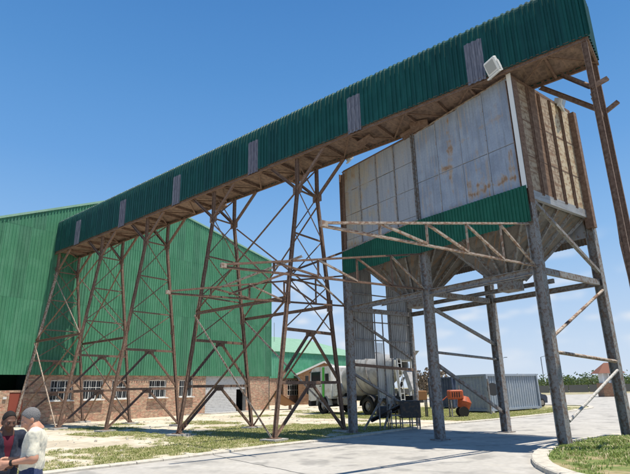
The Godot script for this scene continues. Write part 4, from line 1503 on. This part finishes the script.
# ---------------------------------------------------------------- small things about the yard
func build_small() -> void:
	# orange wheeled machine by the lawn
	var at := P(-.1, 15.7, 0)
	var t := thing("site_mixer", "small orange wheeled site machine on the lawn beside the bin's middle post", "machine", at, YAW)
	var m := MB.new()
	m.cbox(Vector3(0, 1.3, 0), Vector3(.85, .55, .7), .06)
	part(m, "engine_box", M.orange, t, true)
	for k in 4:
		plate("cooling_slot", Vector3(-.25 + k * .14, 1.3, .355), Vector3(.05, .3, .02), M.black, t, Basis(), true)
	m = MB.new()
	m.sweep(ring(.03), Vector3(.25, 1.5, .1), Vector3(.25, 1.85, .1), Vector3.UP, Vector2.ZERO, true)
	part(m, "exhaust", M.grey_steel, t, true)
	for q in [Vector3(-.35, .5, .3), Vector3(-.35, .5, -.3)]:
		plate("leg", q, Vector3(.07, 1.0, .07), M.grey_steel, t, Basis(), true)
	m = MB.new()
	m.lathe([[-.3, .1], [-.25, .36], [.15, .42], [.45, .2]], Vector3(.5, .75, 0), Vector3(.3, 1, 0), 16)
	part(m, "drum", M.orange, t, true)
	for z in [-.35, .35]:
		m = MB.new()
		m.lathe([[-.06, 0], [-.06, .3], [.06, .3], [.06, 0]], Vector3(.35, .3, z), Vector3(0, 0, 1), 16)
		part(m, "wheel", M.rubber, t, true)
	m = MB.new()
	m.sweep(ring(.03), Vector3(-.5, 1.2, 0), Vector3(-1.3, .6, 0), Vector3.UP, Vector2.ZERO, true)
	part(m, "drawbar", M.orange, t, true)
	# orange crate by the truck's tail
	at = P(1.9, 14.6, 0)
	t = thing("steel_box", "small tan steel box on legs between truck tail and middle post", "box", at, YAW)
	m = MB.new()
	m.cbox(Vector3(0, 1.3, 0), Vector3(.62, .55, .6), .04)
	part(m, "bin", M.ochre, t, true)
	for x in [-.26, .26]:
		for z in [-.24, .24]:
			plate("leg", Vector3(x, .53, z), Vector3(.07, 1.08, .07), M.chassis, t, Basis(), true)
	# dark feeder box on thin legs in front of the truck
	at = B(9.6, 3.3, 0)
	t = thing("feed_box", "dark steel feed box on thin legs under the bin's inner end", "machine", at, YAW)
	m = MB.new()
	m.cbox(Vector3(0, .86, 0), Vector3(.9, .72, .8), .03)
	part(m, "box", M.feeder, t, true)
	m = MB.new()
	m.sweep(chan(.5, .16, .02), Vector3(-.4, 1.0, .1), Vector3(-1.75, .42, .1), Vector3.UP)
	part(m, "chute", M.feeder, t, true)
	for x in [-.85, -.38, .05, .38]:
		for z in [-.3, .3]:
			plate("leg", Vector3(x, .42, z), Vector3(.05, .84, .05), M.grey_steel, t, Basis(), true)
	for y in [.3, .62]:
		plate("tie", Vector3(-.25, y, .33), Vector3(1.3, .05, .04), M.grey_steel, t, Basis(), true)
	m = MB.new()
	m.sweep(rect(.09, .09), Vector3(-2.1, .02, .2), Vector3(-1.2, 1.35, .2), Vector3(0, 0, 1))
	part(m, "prop", M.grey_steel, t, true)
	m = MB.new()
	m.sweep(rect(.09, .09), Vector3(-1.2, .02, .2), Vector3(-.7, 1.45, .2), Vector3(0, 0, 1))
	part(m, "prop", M.grey_steel, t, true)
	m = MB.new()
	m.lathe([[-.3, 0], [-.3, .26], [.3, .26], [.3, 0]], Vector3(-1.15, .75, -.1), Vector3(1, 0, 0), 18)
	part(m, "motor", M.feeder, t, true)
	# round sign seen from behind
	at = P(-1.4, 18.6, 0)
	t = thing("round_sign", "round dark sign disc on a grey post in front of the pale container", "sign", at, YAW)
	m = MB.new()
	m.sweep(ring(.06), Vector3.ZERO, Vector3(0, 2.2, 0), Vector3.UP, Vector2.ZERO, true)
	part(m, "pole", M.grey_steel, t, true)
	m = MB.new()
	m.lathe([[-.02, 0], [-.02, .40], [.02, .40], [.02, 0]], Vector3(.32, 1.55, -.12), Vector3(.2, .1, 1), 24)
	part(m, "disc", M.chassis, t, true)
	# vehicle parked behind the container: only its dark rear corner shows
	at = P(.4, 31.9, 0)
	t = thing("parked_car", "dark blue car parked behind the pale container, only its tail showing", "car", at, YAW + .5)
	var prof := PackedVector2Array([Vector2(-2.0, .3), Vector2(2.05, .3), Vector2(2.1, .75), Vector2(1.9, .95), Vector2(1.45, 1.0), Vector2(1.0, 1.42), Vector2(-.6, 1.46), Vector2(-1.2, 1.0), Vector2(-2.0, .88)])
	m = MB.new()
	m.sweep(prof, Vector3(0, 0, -.85), Vector3(0, 0, .85), Vector3.UP)
	part(m, "body", plain(Color(.03, .04, .07), .3), t, true)
	for x in [-1.3, 1.3]:
		for z in [-.82, .82]:
			m = MB.new()
			m.lathe([[-.1, 0], [-.1, .33], [.1, .33], [.1, 0]], Vector3(x, .33, z), Vector3(0, 0, 1), 20)
			var wl := part(m, "wheel", M.rubber, t, true)
			m = MB.new()
			m.lathe([[-.115, 0], [-.11, .2], [.11, .2], [.115, 0]], Vector3(x, .33, z), Vector3(0, 0, 1), 16)
			part(m, "rim", M.grey_steel, wl, true)
	plate("window", Vector3(.1, 1.2, .86), Vector3(1.5, .34, .02), M.glass, t, Basis(), true)
	plate("window", Vector3(.1, 1.2, -.86), Vector3(1.5, .34, .02), M.glass, t, Basis(), true)
	plate("tail_lamp", Vector3(2.08, .8, .65), Vector3(.05, .16, .3), M.door_red, t, Basis(), true)
	# rusty loader bucket in front of the truck
	at = P(23.0, 24.5, 0)
	t = thing("loader_bucket", "rust-brown steel loader bucket lying in front of the truck", "bucket", at, YAW)
	m = MB.new()
	var bp := [Vector2(-.9, 1.75), Vector2(-.95, 1.2), Vector2(-.6, .55), Vector2(.1, .35), Vector2(1.0, .5)]
	for i in 4:
		m.quad(Vector3(bp[i].x, bp[i].y, 1.1), Vector3(bp[i + 1].x, bp[i + 1].y, 1.1), Vector3(bp[i + 1].x, bp[i + 1].y, -1.1), Vector3(bp[i].x, bp[i].y, -1.1))
	part(m, "shell", M.ochre, t, true)
	for z in [-1.1, 1.1]:
		m = MB.new()
		for i in range(1, 4):
			m.tri(Vector3(bp[0].x, bp[0].y, z), Vector3(bp[i].x, bp[i].y, z), Vector3(bp[i + 1].x, bp[i + 1].y, z), Vector2.ZERO, Vector2.RIGHT, Vector2.ONE)
		part(m, "cheek_plate", M.ochre, t, true)
	for x in [-.7, .5]:
		plate("bearer", Vector3(x, .2, 0), Vector3(.2, .42, 2.0), M.rust, t, Basis(), true)
	# sand heaps of rubble: a few stones near the trestles
	var st := MB.new()
	var g := RandomNumberGenerator.new()
	g.seed = 8
	for i in 900:
		var u := g.randf_range(-1.5, 22)
		var v := g.randf_range(-11, 13)
		if u < -1.2 - v * .05 + .5 or grass_at(u, v) > .6:
			continue
		var r := g.randf_range(.012, .035) if i % 14 else g.randf_range(.035, .065)
		var c := P(u, v, 0) + Vector3(0, r * .5, 0)
		var bs := Basis(Vector3(g.randfn(), g.randfn(), g.randfn()).normalized(), g.randf() * TAU)
		st.cbox(c, Vector3(r * 2, r * 1.5, r * 1.7), r * .45, bs)
	var so := part(st, "gravel", M.kerb)
	so.set_meta("kind", "stuff")
	so.set_meta("label", "loose stones scattered over the sandy yard")
	so.set_meta("category", "gravel")

# ---------------------------------------------------------------- grass
func tuft(seed_: int, n: int, h: float) -> ArrayMesh:
	var g := RandomNumberGenerator.new()
	g.seed = seed_
	var m := MB.new()
	for i in n:
		var a := g.randf() * TAU
		var d := Vector3(cos(a), 0, sin(a))
		var p := Vector3(g.randfn() * .05, 0, g.randfn() * .05)
		var s := d.cross(Vector3.UP) * g.randf_range(.006, .011)
		var hh := h * g.randf_range(.5, 1.2)
		var k := p + d * hh * .25 + Vector3(0, hh * .65, 0)
		var tip := p + d * hh * g.randf_range(.4, .8) + Vector3(0, hh, 0)
		m.quad(p - s, p + s, k + s * .8, k - s * .8)
		m.tri(k - s * .8, k + s * .8, tip, Vector2.ZERO, Vector2.RIGHT, Vector2.ONE)
	return m.mesh()

func scatter(called: String, label: String, mesh: Mesh, mt: Material, at: Array) -> void:
	var mm := MultiMesh.new()
	mm.transform_format = MultiMesh.TRANSFORM_3D
	mm.mesh = mesh
	mm.instance_count = at.size()
	for i in at.size():
		mm.set_instance_transform(i, at[i])
	var o := MultiMeshInstance3D.new()
	o.name = called
	o.multimesh = mm
	o.material_override = mt
	o.set_meta("kind", "stuff")
	o.set_meta("label", label)
	o.set_meta("category", "grass")
	add_child(o, true)

func kerb_u(v: float) -> float:
	for i in KERB.size() - 1:
		if v >= KERB[i][1] and v <= KERB[i + 1][1]:
			return lerpf(KERB[i][0], KERB[i + 1][0], (v - KERB[i][1]) / (KERB[i + 1][1] - KERB[i][1]))
	return 0.0

func build_grass() -> void:
	var g := RandomNumberGenerator.new()
	g.seed = 77
	var a := []
	var b := []
	while a.size() < 30000:
		var u := g.randf_range(-6, 24)
		var v := g.randf_range(-20, 30)
		if u < kerb_u(v) + .32:
			continue
		var f := grass_at(u, v)
		if f < .3 or g.randf() > f:
			continue
		var s := g.randf_range(.6, 1.25) * (.75 + .35 * f)
		var tr := Transform3D(Basis(Vector3.UP, g.randf() * TAU) * Basis.from_scale(Vector3(s, s * g.randf_range(.7, 1.2), s)), P(u, v, 0))
		if g.randf() < .5:
			b.append(tr)
		else:
			a.append(tr)
	scatter("grass", "short green grass in patches along the road and under the trestles", tuft(5, 8, .055), M.blade, a)
	scatter("dry_grass", "straw coloured dry grass between the green patches of the yard", tuft(6, 7, .05), M.blade_dry, b)
	var poly := PackedVector2Array()
	for q in ISLAND:
		poly.append(Vector2(q[0], q[1]))
	var c := []
	while c.size() < 24000:
		var u := g.randf_range(-22, -10.2)
		var v := g.randf_range(-7.8, 8)
		var q := Vector2(u, v)
		if not Geometry2D.is_point_in_polygon(q, poly):
			continue
		var away := 9.0
		for i in poly.size() - 1:
			away = minf(away, q.distance_to(Geometry2D.get_closest_point_to_segment(q, poly[i], poly[i + 1])))
		if away < .3:
			continue
		if Vector2((u + 13.4) / 2.4, (v + 4.3) / 1.9).length() + patch_n.get_noise_2d(u * 2.0, v * 2.0) < 1.0 and g.randf() < .9:
			continue
		if patch_n.get_noise_2d(u * .8, v * .8) > .02 and g.randf() < .9:
			continue
		var s := g.randf_range(.7, 1.4)
		c.append(Transform3D(Basis(Vector3.UP, g.randf() * TAU) * Basis.from_scale(Vector3(s, s, s)), P(u, v, 0) + Vector3(0, .1, 0)))
	var c2 := []
	for i in range(0, c.size(), 3):
		c2.append(c[i].translated(Vector3(.04, 0, .03)))
	scatter("island_dry_grass", "straw coloured dry grass among the green on the kerbed island", tuft(16, 6, .07), M.blade_dry, c2)
	scatter("island_grass", "green grass on the kerbed island below the bin's outer posts", tuft(9, 9, .065), M.blade_lush, c)

# ---------------------------------------------------------------- people: rounded bones joined by a smooth minimum, meshed as surface nets
class Field:
	var lo: Vector3
	var cell: float
	var nx: int
	var ny: int
	var nz: int
	var k: float
	var a := PackedFloat32Array()
	func _init(lo_: Vector3, hi: Vector3, cell_: float, k_: float) -> void:
		lo = lo_
		cell = cell_
		k = k_
		nx = int((hi.x - lo.x) / cell) + 2
		ny = int((hi.y - lo.y) / cell) + 2
		nz = int((hi.z - lo.z) / cell) + 2
		a.resize(nx * ny * nz)
	func put(mn: Vector3, mx: Vector3, f: Callable) -> void:
		var x0 := clampi(int((mn.x - lo.x) / cell), 0, nx)
		var x1 := clampi(int((mx.x - lo.x) / cell) + 2, 0, nx)
		var y0 := clampi(int((mn.y - lo.y) / cell), 0, ny)
		var y1 := clampi(int((mx.y - lo.y) / cell) + 2, 0, ny)
		var z0 := clampi(int((mn.z - lo.z) / cell), 0, nz)
		var z1 := clampi(int((mx.z - lo.z) / cell) + 2, 0, nz)
		for z in range(z0, z1):
			for y in range(y0, y1):
				var i := (z * ny + y) * nx
				for x in range(x0, x1):
					var d: float = f.call(lo + Vector3(x, y, z) * cell)
					a[i + x] += exp(-k * minf(d, .4))
	# tapered bone; squash widens it across x and flattens it along z
	func bone(p: Vector3, q: Vector3, r0: float, r1: float, squash := Vector2.ONE) -> void:
		var m := maxf(r0, r1) * maxf(squash.x, squash.y) + 3.5 / k + cell
		var w := q - p
		var ww := maxf(w.length_squared(), 1e-8)
		var sq := Vector3(1.0 / squash.x, 1.0, 1.0 / squash.y)
		var sc := minf(squash.x, squash.y)
		put(p.min(q) - Vector3.ONE * m, p.max(q) + Vector3.ONE * m, func(o: Vector3) -> float:
			var t := clampf((o - p).dot(w) / ww, 0.0, 1.0)
			return ((o - p - w * t) * sq).length() * sc - lerpf(r0, r1, t) * sc)
	func blob(c: Vector3, r: Vector3) -> void:
		var m := Vector3.ONE * (3.5 / k + cell)
		put(c - r - m, c + r + m, func(o: Vector3) -> float:
			var q := o - c
			var k0 := (q / r).length()
			var k1 := (q / (r * r)).length()
			return k0 * (k0 - 1.0) / maxf(k1, 1e-6))
	# append the surface to a mesh builder, through an optional carving function and a transform
	func net(mb: MB, carve = null, tf := Transform3D()) -> void:
		var n := a.size()
		var v := PackedFloat32Array()
		v.resize(n)
		for i in n:
			v[i] = -log(maxf(a[i], 1e-12)) / k
		if carve != null:
			for z in nz:
				for y in ny:
					for x in nx:
						var i := (z * ny + y) * nx + x
						if v[i] < cell * 3:
							v[i] = carve.call(lo + Vector3(x, y, z) * cell, v[i])
		var sx := 1
		var sy := nx
		var sz := nx * ny
		var id := PackedInt32Array()
		id.resize(n)
		id.fill(-1)
		var pts := PackedVector3Array()
		var nor := PackedVector3Array()
		var off := [0, sx, sy, sx + sy, sz, sx + sz, sy + sz, sx + sy + sz]
		var cor := [Vector3(0, 0, 0), Vector3(1, 0, 0), Vector3(0, 1, 0), Vector3(1, 1, 0), Vector3(0, 0, 1), Vector3(1, 0, 1), Vector3(0, 1, 1), Vector3(1, 1, 1)]
		var edges := [[0, 1], [2, 3], [4, 5], [6, 7], [0, 2], [1, 3], [4, 6], [5, 7], [0, 4], [1, 5], [2, 6], [3, 7]]
		for z in nz - 1:
			for y in ny - 1:
				for x in nx - 1:
					var i := z * sz + y * sy + x
					var inside := 0
					for c in 8:
						if v[i + off[c]] < 0.0:
							inside += 1
					if inside == 0 or inside == 8:
						continue
					var s := Vector3.ZERO
					var m := 0
					for e in edges:
						var d0: float = v[i + off[e[0]]]
						var d1: float = v[i + off[e[1]]]
						if (d0 < 0.0) != (d1 < 0.0):
							s += cor[e[0]].lerp(cor[e[1]], d0 / (d0 - d1))
							m += 1
					id[i] = pts.size()
					pts.append(tf * (lo + (Vector3(x, y, z) + s / m) * cell))
					var g := Vector3(v[i + 1] + v[i + 1 + sy] + v[i + 1 + sz] + v[i + 1 + sy + sz] - v[i] - v[i + sy] - v[i + sz] - v[i + sy + sz], v[i + sy] + v[i + sy + 1] + v[i + sy + sz] + v[i + sy + sz + 1] - v[i] - v[i + 1] - v[i + sz] - v[i + sz + 1], v[i + sz] + v[i + sz + 1] + v[i + sz + sy] + v[i + sz + sy + 1] - v[i] - v[i + 1] - v[i + sy] - v[i + sy + 1])
					nor.append((tf.basis * g).normalized())
		for z in range(1, nz - 1):
			for y in range(1, ny - 1):
				for x in range(1, nx - 1):
					var i := z * sz + y * sy + x
					for ax in 3:
						var st: int = [sx, sy, sz][ax]
						if (v[i] < 0.0) == (v[i + st] < 0.0):
							continue
						var b: int = [sy, sz, sx][ax]
						var c: int = [sz, sx, sy][ax]
						var q := [id[i - b - c], id[i - c], id[i], id[i - b]]
						if q.min() < 0:
							continue
						if v[i] >= 0.0:
							q.reverse()
						for t in [[0, 1, 2], [0, 2, 3]]:
							var p0: int = q[t[0]]
							var p1: int = q[t[1]]
							var p2: int = q[t[2]]
							mb.tri(pts[p0], pts[p1], pts[p2], Vector2(pts[p0].x + pts[p0].z, pts[p0].y), Vector2(pts[p1].x + pts[p1].z, pts[p1].y), Vector2(pts[p2].x + pts[p2].z, pts[p2].y), nor[p0], nor[p1], nor[p2])

# forward is -z, the person's right is +x
func person(t: Node3D, J: Dictionary, skin: Material, look: Dictionary) -> void:
	var mb := MB.new()
	var f := Field.new(Vector3(-.48, -.02, -.56), Vector3(.48, 1.62, .3), .0165, 34.0)
	var H: float = J.h
	f.bone(J.pelvis, J.waist, .10, .09, Vector2(1.15, .85))
	f.bone(J.waist, J.chest, .09, .105, Vector2(1.18, .82))
	f.bone(J.chest, J.neck, .085, .048)
	f.bone(J.neck, J.head + Vector3(0, -.06, .02), .055, .052)
	for e in [-1, 1]:
		var sd: String = "l" if e < 0 else "r"
		f.bone(J.chest + Vector3(e * .06, .08, 0), J["sh" + sd], .05, .042)
		f.bone(J["sh" + sd], J["el" + sd], .05, .039)
		f.bone(J["el" + sd], J["wr" + sd], .039, .027)
		f.bone(J.pelvis + Vector3(e * .08, -.02, 0), J["kn" + sd], .085, .056)
		f.bone(J["kn" + sd], J["an" + sd], .054, .036)
		f.bone(J["an" + sd] + Vector3(0, -.04, .02), J["an" + sd] + Vector3(e * .015, -.045, -.15), .036, .028)
	f.net(mb)
	# head
	var hf := Field.new(Vector3(-.11, -.17, -.15), Vector3(.11, .15, .14), .0055, 110.0)
	hf.blob(Vector3(0, .03, .012), Vector3(.074, .096, .096))
	hf.blob(Vector3(0, -.04, -.024), Vector3(.058, .078, .068))
	hf.blob(Vector3(0, -.098, -.058), Vector3(.024, .02, .024))
	hf.bone(Vector3(0, .012, -.092), Vector3(0, -.026, -.112), .009, .013)
	hf.bone(Vector3(-.014, -.03, -.098), Vector3(.014, -.03, -.098), .009, .009)
	hf.bone(Vector3(-.036, .026, -.082), Vector3(.036, .026, -.082), .012, .012)
	hf.bone(Vector3(-.018, -.062, -.086), Vector3(.018, -.062, -.086), .0075, .0075)
	for e in [-1, 1]:
		hf.blob(Vector3(e * .044, -.02, -.07), Vector3(.022, .026, .02))
		hf.blob(Vector3(e * .077, -.006, .012), Vector3(.009, .031, .019))
	hf.bone(Vector3(0, -.06, .02), Vector3(0, -.16, .045), .05, .053)
	var ht := Transform3D(Basis(Vector3.UP, look.turn) * Basis(Vector3.RIGHT, look.nod), J.head)
	hf.net(mb, func(p: Vector3, d: float) -> float:
		# eye sockets and the line of the mouth
		for e in [-1, 1]:
			d = maxf(d, .0125 - (p - Vector3(e * .031, .006, -.1)).length())
		return maxf(d, .004 - Vector2(p.y + .062, p.z + .101).length() if absf(p.x) < .022 else d), ht)
	# hands
	for e in [-1, 1]:
		var sd: String = "l" if e < 0 else "r"
		var w: Vector3 = J["wr" + sd]
		var dir: Vector3 = J["hd" + sd]
		dir = dir.normalized()
		var pal: Vector3 = J["pm" + sd]
		pal = (pal - dir * pal.dot(dir)).normalized()
		var side := dir.cross(pal).normalized() * float(J["th" + sd])
		var hnd := Field.new(w - Vector3.ONE * .2, w + Vector3.ONE * .2, .0055, 150.0)
		var base := w + dir * .02
		for i in 4:
			var o := side * (.027 - .018 * i)
			hnd.bone(base + o * .6, base + dir * .078 + o, .016, .0125)
			var l: float = [.066, .076, .071, .056][i]
			var k1 := base + dir * (.08 + l * .45) + o + pal * .008
			var k2 := k1 + (dir * .75 + pal * .65) * l * .34
			var k3 := k2 + (dir * .35 + pal * .94) * l * .28
			hnd.bone(base + dir * .078 + o, k1, .0098, .009)
			hnd.bone(k1, k2, .009, .0083)
			hnd.bone(k2, k3, .0083, .0075)
		hnd.bone(w - dir * .03, base + dir * .03, .027, .024)
		var tb := base + side * .026 + dir * .012
		var t1 := tb + (side * .75 + dir * .7 + pal * .3) * .036
		hnd.bone(tb, t1, .0135, .0105)
		hnd.bone(t1, t1 + (dir * .9 + side * .15 + pal * .35) * .03, .0105, .0095)
		hnd.bone(t1 + (dir * .9 + side * .15 + pal * .35) * .03, t1 + (dir * .9 + pal * .45) * .052, .0095, .008)
		hnd.net(mb)
	part(mb, "body", skin, t, true)
	for e in [-1, 1]:
		var m := MB.new()
		var c: Vector3 = ht * Vector3(e * .031, .006, -.0855)
		m.lathe([[-.0105, 0], [-.008, .008], [0, .0105], [.008, .008], [.0105, 0]], c, Vector3.UP, 10)
		part(m, "eye", M.eye, t, true)
		m = MB.new()
		var c2: Vector3 = ht * Vector3(e * .031, .006, -.0955)
		m.lathe([[-.0045, 0], [-.003, .0045], [.003, .0045], [.0045, 0]], c2, ht.basis * Vector3(0, 0, 1), 8)
		part(m, "iris", M.black, t, true)
	# hair
	var hm := MB.new()
	var hr := Field.new(Vector3(-.12, -.12, -.14), Vector3(.12, .17, .15), .0055, 120.0)
	var fat: float = look.hair
	hr.blob(Vector3(0, .036, .016), Vector3(.076 + fat, .097 + fat, .098 + fat))
	var fn := FastNoiseLite.new()
	fn.frequency = 26.0
	fn.seed = 3
	hr.net(hm, func(p: Vector3, d: float) -> float:
		var cut := -(p.y * .52 + p.z * .85) - .004 + fn.get_noise_3dv(p) * .008
		var low := -.055 - p.y + (.02 if p.z > .04 else 0.0) - (.03 if p.z > .05 else 0.0)
		return maxf(maxf(d + fn.get_noise_3dv(p * 3.0) * fat * .7, cut), low), ht)
	part(hm, "hair", look.hair_mat, t, true)
	# trousers and shoes
	var tf := Field.new(Vector3(-.34, .03, -.26), Vector3(.34, 1.16, .3), .0165, 40.0)
	tf.bone(J.pelvis + Vector3(0, -.02, 0), J.waist, .142, .135, Vector2(1.15, .88))
	for e in [-1, 1]:
		var sd: String = "l" if e < 0 else "r"
		tf.bone(J.pelvis + Vector3(e * .085, -.04, 0), J["kn" + sd], .105, .078)
		tf.bone(J["kn" + sd], J["an" + sd] + Vector3(0, .02, 0), .078, .066)
	var wy: float = J.waist.y + .04
	var ay: float = J.anl.y - .035
	var tm := MB.new()
	tf.net(tm, func(p: Vector3, d: float) -> float: return maxf(maxf(d, p.y - wy), ay - p.y))
	part(tm, "trousers", look.trousers, t, true)
	for e in [-1, 1]:
		var sd: String = "l" if e < 0 else "r"
		var an: Vector3 = J["an" + sd]
		var sf := Field.new(an + Vector3(-.1, -.1, -.25), an + Vector3(.1, .06, .13), .008, 80.0)
		sf.bone(an + Vector3(0, -.035, .035), an + Vector3(e * .02, -.042, -.165), .045, .04)
		sf.bone(an + Vector3(0, .0, .02), an + Vector3(0, -.03, .02), .045, .05)
		var fl := an.y - .082
		var sm := MB.new()
		sf.net(sm, func(p: Vector3, d: float) -> float: return maxf(d, fl - p.y))
		part(sm, "shoe", M.black, t, true)
	# upper garment
	var gf := Field.new(Vector3(-.5, .7, -.5), Vector3(.5, 1.56, .32), .0145, 42.0)
	gf.bone(J.pelvis + Vector3(0, look.hem, 0), J.waist, .138, .135, Vector2(1.16, .95))
	gf.bone(J.waist, J.chest, .135, .138, Vector2(1.18, .9))
	gf.bone(J.chest, J.neck + Vector3(0, -.02, .005), .115, .052)
	for e in [-1, 1]:
		var sd: String = "l" if e < 0 else "r"
		gf.bone(J.chest + Vector3(e * .07, .085, 0), J["sh" + sd], .068, .06)
		var el: Vector3 = J["el" + sd]
		var sh: Vector3 = J["sh" + sd]
		if look.long_sleeves:
			gf.bone(sh, el, .062, .055)
			gf.bone(el, el.lerp(J["wr" + sd], .93), .06, .045)
		else:
			gf.bone(sh, sh.lerp(el, .8), .062, .064)
	var hem: float = J.pelvis.y + look.hem_cut
	var ny: float = J.neck.y + .01
	var wr := FastNoiseLite.new()
	wr.seed = 5
	wr.frequency = 8.0
	var gm := MB.new()
	var openv: bool = look.long_sleeves
	gf.net(gm, func(p: Vector3, d: float) -> float:
		d += wr.get_noise_3d(p.x * 1.6, p.y * .9, p.z * 1.6) * .013
		d = maxf(maxf(d, hem - p.y), p.y - ny)
		if openv and p.z < -.02:
			d = maxf(d, .018 + maxf(0.0, (p.y - 1.02) * .17) - absf(p.x + .0))
		elif not openv and p.z < -.03:
			d = maxf(d, maxf(0.0, (p.y - ny + .07) * .5) - absf(p.x) if p.y > ny - .07 else d)
		return d)
	part(gm, "jacket" if openv else "shirt", look.top, t, true)
	if openv:
		var sf2 := Field.new(Vector3(-.3, .85, -.3), Vector3(.3, 1.56, .3), .0145, 42.0)
		sf2.bone(J.pelvis, J.waist, .12, .118, Vector2(1.16, .92))
		sf2.bone(J.waist, J.chest, .118, .126, Vector2(1.18, .88))
		sf2.bone(J.chest, J.neck, .105, .056)
		for e in [-1, 1]:
			sf2.bone(J.chest + Vector3(e * .06, .08, 0), J["shl" if e < 0 else "shr"], .06, .05)
		var m2 := MB.new()
		sf2.net(m2, func(p: Vector3, d: float) -> float: return maxf(d, p.y - ny - .012))
		part(m2, "shirt", look.under, t, true)
	else:
		var c2 := Field.new(Vector3(-.14, ny - .06, -.14), Vector3(.14, ny + .06, .14), .008, 90.0)
		c2.bone(J.neck + Vector3(0, -.012, .004), J.neck + Vector3(0, .018, .002), .075, .064)
		var cm := MB.new()
		c2.net(cm, func(p: Vector3, d: float) -> float: return maxf(maxf(d, absf(p.y - ny + .006) - .03), .014 - absf(p.x) if p.z < -.03 else d))
		part(cm, "collar", look.top, t, true)

func build_people() -> void:
	M.eye = plain(Color(.22, .19, .17), .4)
	M.skin_dark = plain(Color(.12, .06, .04), .55)
	M.skin_pale = plain(Color(.47, .25, .17), .55)
	var fine := noise_bytes(256, 4, .1, 3)
	M.cream_cloth = mat(layered(256, Color(.66, .63, .52), fine, .1, [[Color(.50, .51, .44), noise_bytes(256, 23, .05, 2), .66, .05, .6], [Color(.58, .55, .43), noise_bytes(256, 24, .04, 2), .62, .06, .5]]), .55, .9)
	M.navy_cloth = mat(layered(256, Color(.014, .02, .038), fine, .3, [[Color(.022, .03, .052), noise_bytes(256, 25, .04, 3), .5, .2, .7]]), .5, .85)
	M.denim = mat(layered(256, Color(.025, .04, .10), fine, .3, [[Color(.045, .065, .14), noise_bytes(256, 26, .04, 3), .5, .2, .7]]), .5, .9)
	M.maroon = plain(Color(.10, .008, .022), .85)
	M.hair_grey = plain(Color(.15, .15, .155), .8)
	M.hair_black = plain(Color(.014, .012, .011), .85)
	for m in [M.cream_cloth, M.navy_cloth, M.denim, M.maroon]:
		m.rim_enabled = true
		m.rim = .06
	var cam := P(-15.03433, -19.02598, 0)
	var yb := Basis(Vector3.UP, YAW)
	# older man in the cream shirt, seen from his left side, head bowed
	var at := cam + yb * Vector3(-3.44, 0, -6.6)
	at.y = .012
	var t := thing("person", "grey-haired person in cream short-sleeved shirt and dark blue jeans, head bowed", "person", at, YAW + 1.95)
	t.scale = Vector3.ONE * .965
	var J := {"h": 1.74, "pelvis": Vector3(0, .95, .0), "waist": Vector3(0, 1.09, .0), "chest": Vector3(0, 1.31, .005), "neck": Vector3(0, 1.475, -.02), "head": Vector3(0, 1.57, -.075),
		"shl": Vector3(-.185, 1.405, .0), "ell": Vector3(-.235, 1.13, .03), "wrl": Vector3(-.14, 1.085, -.23), "hdl": Vector3(.25, -.05, -1), "pml": Vector3(1, -.3, 0), "thl": 1.0,
		"shr": Vector3(.185, 1.405, .0), "elr": Vector3(.24, 1.13, .0), "wrr": Vector3(.12, 1.10, -.22), "hdr": Vector3(-.3, .0, -1), "pmr": Vector3(-1, -.3, 0), "thr": -1.0,
		"knl": Vector3(-.10, .51, -.02), "knr": Vector3(.11, .51, .03), "anl": Vector3(-.105, .085, .02), "anr": Vector3(.13, .085, .06)}
	person(t, J, M.skin_pale, {"turn": .12, "nod": -.5, "hair": .011, "hair_mat": M.hair_grey, "trousers": M.denim, "top": M.cream_cloth, "long_sleeves": false, "hem": .0, "hem_cut": .03})
	var wm := MB.new()
	var wd: Vector3 = (J.wrl - J.ell).normalized()
	wm.lathe([[-.014, .030], [-.014, .036], [.014, .035], [.014, .029]], J.wrl - wd * .03, wd, 18)
	part(wm, "wristwatch", M.black, t, true)
	# man in the navy jacket, facing him
	at = cam + yb * Vector3(-4.06, 0, -7.05)
	at.y = .012
	t = thing("person", "person in navy jacket over maroon shirt with short black hair, facing forward", "person", at, YAW + PI + .95)
	t.scale = Vector3.ONE * .985
	J = {"h": 1.66, "pelvis": Vector3(0, .92, .0), "waist": Vector3(0, 1.04, .0), "chest": Vector3(0, 1.22, .005), "neck": Vector3(0, 1.38, -.01), "head": Vector3(0, 1.495, -.04),
		"shl": Vector3(-.19, 1.31, .0), "ell": Vector3(-.25, 1.08, .02), "wrl": Vector3(-.09, 1.02, -.22), "hdl": Vector3(.4, .0, -1), "pml": Vector3(1, -.3, 0), "thl": 1.0,
		"shr": Vector3(.19, 1.31, .0), "elr": Vector3(.25, 1.08, .02), "wrr": Vector3(.12, 1.0, -.23), "hdr": Vector3(-.3, .0, -1), "pmr": Vector3(-1, -.3, 0), "thr": -1.0,
		"knl": Vector3(-.10, .49, -.02), "knr": Vector3(.11, .49, .0), "anl": Vector3(-.11, .085, .02), "anr": Vector3(.12, .085, .03)}
	person(t, J, M.skin_dark, {"turn": -.1, "nod": -.22, "hair": .004, "hair_mat": M.hair_black, "trousers": M.navy_cloth, "top": M.navy_cloth, "under": M.maroon, "long_sleeves": true, "hem": -.08, "hem_cut": -.13})
